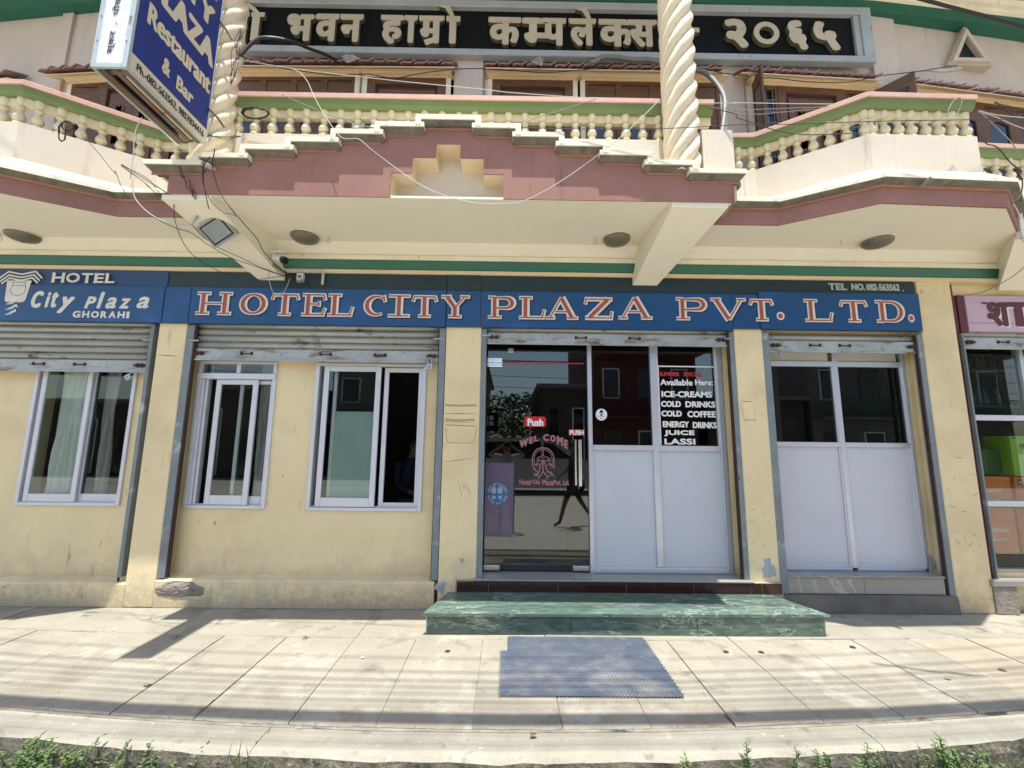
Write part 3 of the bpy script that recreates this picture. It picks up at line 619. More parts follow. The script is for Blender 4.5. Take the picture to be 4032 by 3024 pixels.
# tapered bracket beams
for nm, (fa, fb, wa, wb), zf in (('l',(-2.795,-2.40,-2.52,-2.262),3.40),('r',(1.30,1.755,1.242,1.487),3.40)):
    V = [(wa,4.075,3.096),(wb,4.075,3.096),(fb,3.155,zf),(fa,3.155,zf),(wa,4.075,3.4395),(wb,4.075,3.4395),(fb,3.155,3.4395),(fa,3.155,3.4395)]
    ob('bracket_beam', MB().add(V, [(0,1,2,3),(4,7,6,5),(0,4,5,1),(1,5,6,2),(2,6,7,3),(3,7,4,0)]), 'soffit', bd)

# ---- twisted columns
def spiral(name, cx, cy, z0, z1):
    m = MB(); seg = 64; rows = 150; V = []; F = []
    for i in range(rows+1):
        z = z0+(z1-z0)*i/rows
        for k in range(seg):
            th = 2*pi*k/seg; ph = th-2*pi*z/1.02; lob = abs(cos(3*ph))**.7
            r = (.108+.038*lob)*(1+.012*sin(z*9.3+th)+.008*sin(z*31+3*th+cx*5)+.006*sin(z*57-5*th)); V.append((cx+r*cos(th), cy+r*sin(th), z))
    for i in range(rows):
        for k in range(seg): F.append((i*seg+k, i*seg+(k+1)%seg, (i+1)*seg+(k+1)%seg, (i+1)*seg+k))
    m.add(V, F, True); return ob(name, m, 'spiral', bd, label='twisted rope column at the '+('left' if cx < 0 else 'right')+' canopy corner')
spiral('twisted_column', 1.435, 3.222, 3.70, 6.83); spiral('twisted_column', -2.528, 3.265, 3.70, 6.83)
# ================================================================== SHUTTERS
def shutter(x0, x1, zb, zt, label, handles, gl, gr, lower=-.0, barh=.118):
    """roller shutter pulled up: bottom bar + slats + guide channels"""
    s = empty('rolling_shutter', None, None, parent=bd); s['label'] = label
    m = MB(); m.bev(x0,x1,4.118,4.150,zb,zb+barh,.006); m.box(x0+.002,x1-.002,4.106,4.1175,zb-.006,zb+.010)
    ob('bottom_bar', m, 'bar', s)
    z = zb+barh+.004; sh = .068
    slat0 = None
    while z < zt:
        h = min(sh, zt+.03-z)
        pr = [(4.150,z),(4.138,z+.006),(4.126,z+.018),(4.122,z+.032),(4.126,z+.046),(4.138,z+.058),(4.146,z+.064),(4.156,z+.064),(4.156,z)]
        ob('slat', MB().prism(pr, x0+.004, x1-.004, 'x', True), 'shutter', s); z += sh
    for hx in handles:
        m = MB(); m.tube([(hx-.05,4.116,zb+.07),(hx-.045,4.098,zb+.066),(hx-.02,4.09,zb+.06),(hx+.02,4.09,zb+.06),(hx+.045,4.098,zb+.066),(hx+.05,4.116,zb+.07)], .0065, 6)
        m.box(hx-.062,hx-.04,4.113,4.1175,zb+.055,zb+.085); m.box(hx+.04,hx+.062,4.113,4.1175,zb+.055,zb+.085)
        ob('handle', m, 'rust', s)
    for hx in (x0+.07, x1-.07):   # bolt housings
        m = MB(); m.tube([(hx-.055,4.106,zb+.062),(hx+.055,4.106,zb+.062)], .009, 8); m.box(hx-.03,hx-.012,4.098,4.1175,zb+.045,zb+.082); m.box(hx+.014,hx+.03,4.098,4.1175,zb+.045,zb+.082)
        ob('bolt', m, 'rust', s)
    for a, b, d0 in (gl, gr):
        if b-a < .005: continue
        m = MB(); m.box(a,b,4.088,4.104,.25 if d0 > .2 else d0,2.63); m.box(a,a+.006,4.104,4.15,.25 if d0 > .2 else d0,2.63); m.box(b-.006,b,4.104,4.15,.25 if d0 > .2 else d0,2.63); ob('guide_channel', m, 'channel', s)
    return s
shutter(-7.0, -3.556, 2.155, 2.63, 'grey rolling shutter half down over the far left window', [-4.62,-4.22,-5.6], (-3.55,-3.515,.21), (0,0,0))
shutter(-3.135, -.694, 2.285, 2.63, 'rust stained rolling shutter over the two sliding windows', [-1.82,-1.28,-2.6], (-3.188,-3.12,.25), (-.692,-.632,.25))
shutter(-.222, 2.20, 2.487, 2.63, 'rolling shutter rolled up above the glass door', [.72,1.26], (-.277,-.225,.27), (2.202,2.247,.27))
shutter(2.604, 4.128, 2.442, 2.63, 'rusty blue grey shutter above the right shop front', [3.08,3.38], (2.528,2.60,.155), (4.10,4.149,.01))
shutter(4.58, 8, 2.50, 2.63, 'grey shutter bar of the next shop', [5.0], (4.561,4.575,.3), (0,0,0))
# dark maroon strips in the gaps beside the guides
for a, b, z0 in ((-3.119,-3.10,.25),(2.182,2.201,.27),(4.085,4.099,.02),(-.70,-.693,.25),(-3.556,-3.551,.21)):
    ob('maroon_gap_strip', MB().box(a,b,4.100,4.122,z0,2.62), 'rust', bd)
for x, z in ((-3.56,2.47),(-3.11,2.47),(-.70,2.52),(-.235,2.56),(2.2,2.56),):
    ob('guide_tab', MB().bev(x-.05,x+.05,4.078,4.0875,z-.008,z+.008,.002), 'bar', bd)
# padlocks (rest on the shutters: things of their own)
def padlock(x, z, label, rot=0, sc=1., open_=False):
    p = empty('padlock', label, 'padlock', (x,4.095,z), 'padlocks hanging from the shutter bolts')
    m = MB().bev(-.028*sc,.028*sc,-.012,.012,-.058*sc,0,.004)
    b = ob('body', m, 'steel', None); b.parent = p; b.rotation_euler = (0,rot,0)
    m = MB().tube([(-.019*sc,0,-.004),(-.019*sc,0,.035*sc),(-.012*sc,0,.050*sc),(0,0,.056*sc),(.012*sc,0,.050*sc),(.019*sc,0,.035*sc),(.019*sc,0,-.004)], .0048*sc, 8)
    o = ob('shackle', m, 'steel', None); o.parent = p; o.rotation_euler = (0,rot,0)
    m = MB().box(-.004,.004,-.0135,-.0125,-.040*sc,-.022*sc); k = ob('keyhole', m, 'black', None); k.parent = b
padlock(-.782, 2.272, 'steel padlock hanging with its shackle up below the shutter over the right sliding window', 0, 1.05)
padlock(-3.69, 2.115, 'tilted silver padlock on the far left shutter', RD(55), .9)
padlock(2.715, 2.42, 'small padlock seen edge on, under the rusty shutter of the right shop front', RD(10), .65)

# ================================================================== SLIDING WINDOWS
def sash(w_, x0, x1, y, z0, z1, st=.045, bt=.075, name='sash'):
    m = MB(); m.bev(x0,x0+st,y,y+.022,z0,z1,.003); m.bev(x1-st,x1,y,y+.022,z0,z1,.003)
    m.bev(x0+st+.0005,x1-st-.0005,y+.001,y+.021,z0,z0+bt,.003); m.bev(x0+st+.0005,x1-st-.0005,y+.001,y+.021,z1-st,z1,.003)
    m.mat(1)
    for zz in (z0+.45*(z1-z0), z0+.54*(z1-z0)): m.box(x0+st*.45,x0+st*.45+.005,y-.001,y+.001,zz,zz+.005)
    o = ob(name, m, ['aluw','black'], w_); return o
def pane(w_, x0, x1, y, z0, z1, mat='glass'): return ob('pane', MB().box(x0,x1,y,y+.004,z0,z1), mat, w_)
def wframe(R_, label, y=4.20, fw_=.035):
    w_ = empty('sliding_window', None, None, parent=bd); w_['label'] = label
    x0,x1,z0,z1 = R_
    m = MB(); m.bev(x0-.002,x0+fw_,y,y+.10,z0,z1,.003); m.bev(x1-fw_,x1+.002,y,y+.10,z0,z1,.003)
    m.bev(x0+fw_+.0004,x1-fw_-.0004,y+.0006,y+.10,z0-.002,z0+.028,.003); m.bev(x0+fw_+.0004,x1-fw_-.0004,y+.0006,y+.10,z1-.03,z1,.003)
    m.box(x0+fw_+.0004,x1-fw_-.0004,y+.04,y+.044,z0+.0281,z0+.04)
    ob('window_frame', m, 'aluw', w_); return w_
w1 = wframe(W1, 'far left window with white curtain')
sash(w1, -4.665, -4.168, 4.212, .895, 2.29); pane(w1, -4.62, -4.213, 4.222, .97, 2.245)
sash(w1, -4.19, -3.765, 4.246, .895, 2.29, st=.03); pane(w1, -4.16, -3.795, 4.256, .97, 2.26)
w2 = wframe(W2, 'left sliding window with transom lights')
B('track_jamb', -3.082, -3.050, 4.206, 4.27, .881, 2.107, 'aluw', w2); B('track_jamb', -3.046, -3.020, 4.225, 4.28, .881, 2.107, 'aluw', w2)
B('transom', -3.114, -2.339, 4.188, 4.26, 2.108, 2.166, 'aluw', w2); B('mullion', -2.74, -2.70, 4.203, 4.26, 2.1665, 2.262, 'aluw', w2)
pane(w2, -3.08, -2.745, 4.225, 2.167, 2.26); pane(w2, -2.695, -2.37, 4.225, 2.167, 2.26)
sash(w2, -2.93, -2.515, 4.212, .883, 2.105, st=.05, bt=.09); pane(w2, -2.88, -2.565, 4.222, .975, 2.055)
sash(w2, -2.71, -2.37, 4.246, .883, 2.10, st=.035, bt=.08); pane(w2, -2.675, -2.405, 4.256, .965, 2.06)
w3 = wframe(W3, 'right sliding window with frosted lower film')
sash(w3, -1.862, -1.290, 4.212, .875, 2.255, st=.052, bt=.085); pane(w3, -1.81, -1.342, 4.222, .96, 2.20)
sash(w3, -1.262, -.868, 4.246, .875, 2.25, st=.045, bt=.04) ; 
ob('frosted_film', MB().box(-1.74,-1.30,4.262,4.266,.93,1.80), 'frost', w3)
ob('inner_sash', MB().bev(-1.775,-1.74,4.255,4.275,.9,2.25,.003), 'aluw', w3)
# curtains
def curtain(name, x0, x1, y, z0, z1, mat, folds, parent, amp=.025, taper=0):
    m = MB(); n = folds*8; rows = 10; V = []; F = []
    for j in range(rows+1):
        t = j/rows; 
        for i in range(n+1):
            s_ = i/n; xx = x0+(x1-x0)*s_; cx = (x0+x1)/2; xx = cx+(xx-cx)*(1-taper*sin(pi*min(1,(1-t)*1.3)))
            V.append((xx+.006*sin(i*.9+j*.5), y+amp*sin(2*pi*folds*s_+.7*sin(j*.6))*(.5+.5*(1-t))+.01*sin(i*.37+j), z0+(z1-z0)*t))
    for j in range(rows):
        for i in range(n): F.append((j*(n+1)+i,j*(n+1)+i+1,(j+1)*(n+1)+i+1,(j+1)*(n+1)+i))
    m.add(V, F, True); return ob(name, m, mat, parent)
def cur(*a, label='', group=None, **k):
    o = curtain(*a, **k); tag(o, label, 'curtain', 'curtains behind the sliding windows')
cur('curtain', -4.58, -4.24, 4.315, .93, 2.4, 'curtain', 5, None, label='white sheer curtain hanging behind the far left window', taper=.22)
cur('curtain', -4.15, -4.02, 4.36, .93, 2.4, 'curtaing', 2, None, label='narrow dark curtain fold behind the far left window')
cur('curtain', -2.54, -2.34, 4.315, .93, 2.4, 'curtaing', 4, None, label='grey pleated curtain at the right edge of the window with transom lights', amp=.02)

# ================================================================== DOOR FRONT
df = empty('shop_front', None, None, parent=bd); df['label'] = 'aluminium door front with grey lower panels'
def al(name, *a, mat='alu', parent=df, b=.004): return B(name, *a, mat, parent, b)
al('post', .806, .848, 4.245, 4.31, .275, 2.62); al('post', 1.453, 1.517, 4.245, 4.31, .335, 2.62); al('post', 2.132, 2.192, 4.245, 4.31, .275, 2.62)
al('rail', .8485, 2.1315, 4.243, 4.31, 1.440, 1.496); al('rail', .8485, 2.1315, 4.243, 4.31, .278, .332)
al('edge_bead', 1.517, 1.532, 4.250, 4.30, 1.4965, 2.62, mat='aluw', b=.002); al('edge_bead', 2.118, 2.1315, 4.250, 4.30, 1.4965, 2.62, mat='aluw', b=.002); al('edge_bead', .8485, .858, 4.250, 4.30, .333, 1.44, mat='aluw', b=.002)
for a, b in ((.859,1.4525),(1.5175,2.131)): ob('lower_panel', MB().box(a,b,4.268,4.28,.333,1.4395), 'panel', df)
for a, b in ((.849,1.4525),(1.533,2.1175)): ob('pane', MB().box(a,b,4.272,4.278,1.4965,2.62), M['doorglass'], df)
gd = empty('glass_door', None, None, parent=bd); gd['label'] = 'frameless glass entrance door with lettering'
ob('pane', MB().box(-.222,.800,4.272,4.280,.296,2.335), M['doorglass'], gd)
ob('fanlight', MB().box(-.235,.8055,4.273,4.279,2.345,2.66), M['doorglass'], gd)
ob('red_edge_strip', MB().box(-.06,.77,4.2695,4.2715,2.318,2.330), 'redvinyl', gd)
for a, b, c, d in ((-.222,-.068,2.330,2.372),(-.222,-.068,2.278,2.326),(-.222,-.065,.292,.338),(.640,.800,.292,.338)):
    B('patch_fitting', a, b, 4.258, 4.292, c, d, 'chrome', gd, .003)
m = MB(); m.tube([(.675,4.235,1.10),(.675,4.235,1.545)], .011, 10); m.tube([(.714,4.215,1.095),(.714,4.215,1.545)], .017, 12)
for zz in (1.20,1.44): m.tube([(.714,4.215,zz),(.714,4.271,zz)], .008, 8); m.tube([(.675,4.235,zz),(.675,4.271,zz)], .006, 8)
ob('handle', m, 'chrome', gd)
B('lock', -.01, .045, 4.262, 4.2715, 2.425, 2.475, 'steel', gd, .003)
# vinyl on door
D = FR(4.2712)
m = MB(); polyf(m, arc(.188,1.75,.022,.022,90,180,5)[0:]+arc(.188,1.668+.024,.022,.022,180,270,5)+arc(.359,1.692,.022,.022,270,360,5)+arc(.359,1.75,.022,.022,0,90,5), D, .0005)
m.mat(1); put_text(m, 'Push', (.195,.355,1.675,1.752), D, .001, .10); ob('push_sticker', m, ['red','whitevinyl'], gd)
m = MB(); polyf(m, [(.612,1.585),(.770,1.585),(.770,1.648),(.612,1.648)], D, .0005); m.mat(1)
put_text(m, 'PUSH', (.620,.762,1.592,1.640), D, .001, .12); ob('push_sticker', m, ['redvinyl','whitevinyl'], gd)
# WEL COME in an arc
m = MB()
for ch, x0, x1, z0, z1, sl in [('W',.115,.205,1.465,1.545,.35),('E',.212,.255,1.500,1.568,.28),('L',.262,.305,1.522,1.582,.18),('C',.352,.415,1.528,1.597,.0),('O',.424,.480,1.520,1.590,-.12),('M',.490,.555,1.485,1.575,-.3),('E',.562,.605,1.455,1.545,-.42)]:
    put_text(m, ch, (x0,x1,z0,z1), D, .001, .16, warp=lambda u,v,x0=x0,sl=sl,x1=x1: (u, v+(u-(x0+x1)/2)*sl))
for ch, x0, x1 in [('Hotel',.118,.232),('City',.245,.325),('PlazaPvt.',.345,.535),('Ltd.',.550,.612)]: put_text(m, ch, (x0,x1,1.095,1.148), D, .001, .09)
# folded hands greeting figure, line drawing
def ZP(a, b): return ((a/2.7651+1880-2000)/1672*4.28+(-.0), 1.49+(1747-(1600+b/2.7651))/1660*4.22)
def ln(pts, wd=.006): ribbon(m, [ZP(*p) for p in pts], wd, D, ln.k); ln.k += .00006
ln.k = .001
ln([(640,690),(612,660),(598,620),(595,560),(610,500),(645,455),(700,438),(760,445),(805,480),(828,530),(832,600),(832,660)],.009)
ln([(625,625),(612,580),(622,520),(655,475),(705,455),(755,465),(795,500),(812,560),(815,650)],.005)
ln([(712,455),(712,515),(690,535),(655,545),(650,575),(660,610),(680,635)],.006); ln([(712,515),(735,535),(775,545),(785,580),(775,610),(752,635)],.006)
ln([(655,560),(675,578),(700,575)],.006); ln([(728,575),(752,580),(780,562)],.006); ln([(705,545),(718,545)],.008)
ln([(712,570),(690,620),(672,680),(668,700),(640,720)],.008); ln([(712,570),(738,620),(750,670),(765,695),(800,715)],.008); ln([(712,590),(712,690),(690,730),(660,765)],.008); ln([(712,690),(740,725),(765,765)],.008)
ln([(640,690),(665,700),(645,740),(615,735)],.007); ln([(615,710),(650,735),(685,735)],.006); ln([(830,745),(800,700),(765,690)],.008); ln([(755,735),(790,740),(815,715)],.006); ln([(608,740),(640,720)],.005)
for a,b in ((640,620),(795,620)): disc(m, ZP(a,b), .011, .013, D, .0016, 12); 
for a,b in ((660,770),(675,765),(745,770),(765,770),(630,650),(655,650),(790,655),(808,655)): disc(m, ZP(a,b), .004, .005, D, .0017, 8)
ob('welcome_lettering', m, 'pinkvinyl', gd)
# lilac film with round notice
ob('lilac_poster', MB().box(-.222,.062,4.2704,4.2710,.60,1.308), M['film'], gd)
m = MB(); c0 = (-.098,1.008); disc(m, c0, .108, .112, D, .0018, 40); m.mat(1)
for dx in (-.036,.028):
    P = [(c0[0]+dx+.026*cos(t)*(1.1 if sin(t)>0 else .8), c0[1]+.02+.05*sin(t)) for t in [2*pi*k/16 for k in range(16)]]; polyf(m, [p for p in P if p[1] > c0[1]-.012], D, .0024)
    polyf(m, [(c0[0]+dx-.019,c0[1]-.020),(c0[0]+dx+.019,c0[1]-.018),(c0[0]+dx+.016,c0[1]-.048),(c0[0]+dx+.002,c0[1]-.06),(c0[0]+dx-.016,c0[1]-.048)], D, .0024)
def ringtext(s, a0, a1, r, h, inward=False):
    n = len(s)
    for i, ch in enumerate(s):
        if ch == ' ': continue
        a = RD(a0+(a1-a0)*(i+.5)/n); cx, cz = c0[0]+r*cos(a), c0[1]+r*sin(a)*1.03; rot = a-pi/2 if not inward else a+pi/2
        wdt = h*.62*(.4 if ch == 'I' else 1)
        put_text(m, ch, (-wdt/2,wdt/2,-h/2,h/2), D, .0024, .12, warp=lambda u,v: (cx+u*cos(rot)-v*sin(rot), cz+u*sin(rot)+v*cos(rot)))
ringtext('KEEP THE DISTANCE', 172, 8, .090, .024); ringtext('PLEASE WAIT HERE', 192, 348, .090, .024, True)
ob('distance_notice', m, ['bluevinyl','greyvinyl'], gd)
# round mask sticker on the middle pane
m = MB(); c1 = (.945,1.800); disc(m, c1, .058, .060, D, .0006, 32); m.mat(1)
polyf(m, [(c1[0]-.022,c1[1]+.016),(c1[0]+.022,c1[1]+.016)]+arc(c1[0],c1[1]+.018,.020,.030,0,180,8), D, .001); m.mat(2)
polyf(m, arc(c1[0],c1[1]+.004,.015,.018,180,360,8)+[(c1[0]+.015,c1[1]+.008),(c1[0]-.015,c1[1]+.008)], D, .0013); m.mat(3)
for i in range(7): polyf(m, [(c1[0]-.046+i*.013,c1[1]-.021),(c1[0]-.046+i*.013+.009,c1[1]-.021),(c1[0]-.046+i*.013+.008,c1[1]-.014),(c1[0]-.046+i*.013+.001,c1[1]-.013)], D, .001)
m.mat(1); polyf(m, [(c1[0]-.018,c1[1]-.042),(c1[0]+.006,c1[1]-.042),(c1[0]+.006,c1[1]-.036),(c1[0]-.018,c1[1]-.036)], D, .001); m.mat(4); disc(m, (c1[0]+.016,c1[1]-.039), .006,.006, D, .001, 10)
ob('mask_sticker', m, ['whitevinyl','lnavy','bluevinyl','redvinyl','gold'], df)
# menu lettering
m = MB()
for z0, z1, x0, x1 in ((2.300,2.312,1.533,2.1175),): m.box(x0,x1,4.268,4.2715,z0,z1)
m.box(1.533,1.545,4.268,4.2715,1.4965,2.2995); ob('menu_border', m, 'whitevinyl', df)
def line(m, s, x0, x1, z0, z1, bold=.13, **k): put_text(m, s, (x0,x1,z0,z1), D, .001, bold, **k)
m = MB(); [ (line(m2_ := MB(), s_, a_, b_, 2.203, 2.248, .13), ob('menu_heading', m2_, 'redvinyl', df)) for s_, a_, b_ in (('SUMMER',1.548,1.760),('SPECIAL',1.800,1.995)) ]
for s_, a_, b_, c_, d_, w_ in (('Available',1.556,1.890,2.107,2.172,.10),('Here:',1.915,2.100,2.112,2.172,.10),('ICE-CREAMS',1.565,2.085,1.985,2.050,.13),('COLD',1.556,1.760,1.885,1.948,.13),('DRINKS',1.805,2.112,1.883,1.948,.13),
    ('COLD',1.556,1.765,1.787,1.850,.13),('COFFEE',1.820,2.112,1.782,1.848,.13),('ENERGY',1.566,1.832,1.678,1.742,.12),('DRINKS',1.870,2.114,1.672,1.738,.12),('JUICE',1.576,1.885,1.588,1.652,.14),('LASSI',1.576,1.888,1.506,1.568,.14)):
    m = MB(); line(m, s_, a_, b_, c_, d_, w_); ob('menu_word', m, 'whitevinyl', df)


# right shop front
rf = empty('shop_front', None, None, parent=bd); rf['label'] = 'right shop front with four grey panels'
al('post', 3.342, 3.392, 4.245, 4.31, .345, 2.58, parent=rf); al('post', 4.055, 4.094, 4.245, 4.31, .345, 2.58, parent=rf)
for a, b in ((2.602,3.3415),(3.3925,4.0545)):
    al('rail', a, b, 4.243, 4.31, 1.498, 1.547, parent=rf); al('rail', a, b, 4.243, 4.31, 2.322, 2.376, parent=rf); al('rail', a, b, 4.243, 4.31, .318, .345, parent=rf)
    ob('upper_panel', MB().box(a,b-.03,4.268,4.28,2.3765,2.60), 'panelgrey', rf)
    ob('pane', MB().box(a,b,4.270,4.276,1.5475,2.3215), M['doorglass'], rf)
    ob('lower_panel', MB().box(a,b,4.268,4.28,.3455,1.4975), 'panel', rf)
    al('edge_bead', b-.014, b, 4.252, 4.268, .3455, 1.4975, mat='aluw', parent=rf, b=.002); al('edge_bead', b-.012, b, 4.252, 4.2695, 1.5475, 2.3215, mat='aluw', parent=rf, b=.002)
# thresholds
for x0, x1 in ((-.30,.47),(.47,1.20),(1.20,2.26)): ob('threshold_slab', MB().bev(x0+.001,x1-.001,4.032,4.42,.262,.276,.003), 'marblewhite', bd)
for x0, x1 in ((-.45,-.16),(-.16,.47),(.47,1.09),(1.09,1.71),(1.71,2.225),(2.225,2.33),(2.33,2.52)):
    ob('riser_tile', MB().bev(x0+.002,x1-.002,4.040,4.06,.167,.259,.003), 'browntile', bd)
ob('grout', MB().box(-.46,2.525,4.046,4.10,.0,.2605), 'grout', bd)
for x0, x1 in ((2.605,3.02),(3.02,3.40),(3.40,4.075)): ob('sill_slab', MB().bev(x0+.001,x1-.001,4.085,4.42,.302,.317,.003), 'marblewhite', bd)
for x0, x1 in ((2.605,3.32),(3.32,4.075)): ob('riser_slab', MB().bev(x0+.001,x1-.001,4.100,4.14,.156,.300,.003), 'marblewhite', bd)
ob('plinth', MB().prism([(4.055,0),(4.3,0),(4.3,.155),(4.065,.150)], 2.535, 4.148, 'x'), 'cement', bd)
blob('plaster_patch', 4.11, 4.238, .39, .04, .07, 'plasterpatch', seed=15, depth=.003)

# ================================================================== ENTRANCE STEP AND MAT
st = empty('entrance_step', 'low green marble step in front of the glass door', 'step', (.97,3.8,0))
ob('top_slab', MB().hexa([(-.655,3.548,.143),(2.60,3.582,.143),(2.405,4.037,.143),(-.525,4.037,.143),(-.655,3.548,.165),(2.60,3.582,.165),(2.405,4.037,.165),(-.525,4.037,.165)]), 'marblegreen', st)
for x0, x1 in ((-.625,.52),(.52,1.53),(1.53,2.555)): ob('riser_slab', MB().hexa([(x0+.001,3.585,0),(x1-.001,3.59,0),(x1-.001,3.62,0),(x0+.001,3.62,0),(x0+.001,3.585,.1425),(x1-.001,3.59,.1425),(x1-.001,3.62,.1425),(x0+.001,3.62,.1425)]), 'marblegreen', st)
ob('side_slab', MB().hexa([(2.555,3.592,0),(2.565,3.60,0),(2.40,4.03,0),(2.38,4.03,0),(2.555,3.592,.1425),(2.565,3.60,.1425),(2.40,4.03,.1425),(2.38,4.03,.1425)]), 'marblegreen', st)
ob('side_slab', MB().hexa([(-.635,3.60,0),(-.625,3.60,0),(-.50,4.03,0),(-.512,4.03,0),(-.635,3.60,.1425),(-.625,3.60,.1425),(-.50,4.03,.1425),(-.512,4.03,.1425)]), 'lwhite', st)
# rubber honeycomb mat: sheet + raised ribs
mt = empty('rubber_mat', 'dusty blue honeycomb rubber mat on the pavement before the step', 'mat', (.52,3.15,0))
rnd = random.Random(11)
def inmat(x, y):
    if y > 3.30: lo, hi = .015, 1.075
    else: lo, hi = -.032, 1.078
    return lo < x < hi and 2.756 < y < 3.535
m = MB(); V = [(-.03,2.762),(1.075,2.762),(1.076,3.30),(1.073,3.50),(1.06,3.53),(.035,3.533),(.014,3.50),(.014,3.302),(-.03,3.300)]
m.prism(V, .002, .006, 'z'); ob('mat_sheet', m, 'mat', mt)
m = MB(); hs = .0125; row = 0; y = 2.758
while y < 3.53:
    x = -.03+(hs*.9 if row%2 else 0)
    while x < 1.075:
        if inmat(x, y):
            r_ = hs*.98; Z = .0085+.0006*sin(x*23)*sin(y*31)
            P = [(x+r_*cos(RD(60*k+30)), y+r_*sin(RD(60*k+30)), Z) for k in range(6)]; Q = [(x+r_*.62*cos(RD(60*k+30)), y+r_*.62*sin(RD(60*k+30)), Z) for k in range(6)]; L_ = [(px_,py_,.006) for px_,py_,_ in Q]
            m.add(P+Q+L_, [(k,(k+1)%6,6+(k+1)%6,6+k) for k in range(6)]+[(6+k,6+(k+1)%6,12+(k+1)%6,12+k) for k in range(6)])
        x += hs*1.78
    y += hs*1.54; row += 1
ob('honeycomb_ribs', m, 'matlight', mt, kind='stuff')

# ================================================================== PAINTED SIGN FASCIA
sg = empty('painted_shop_sign', 'long blue painted sign board with red and white serif letters over the ground floor', 'sign', (.5,4.05,2.8))
for a, b, y, lab in ((-8,-3.425,4.044,None),(-3.423,-3.166,4.050,None),(-3.158,-.634,4.044,None),(-.628,-.288,4.050,None),(-.280,2.222,4.044,None),(2.226,2.494,4.050,None),(2.502,4.126,4.044,None)):
    ob('sign_panel', MB().bev(a,b,y,4.10,2.636 if a < 2 else 2.655,3.008 if a < 2.4 else 3.040,.003), 'blue', sg)
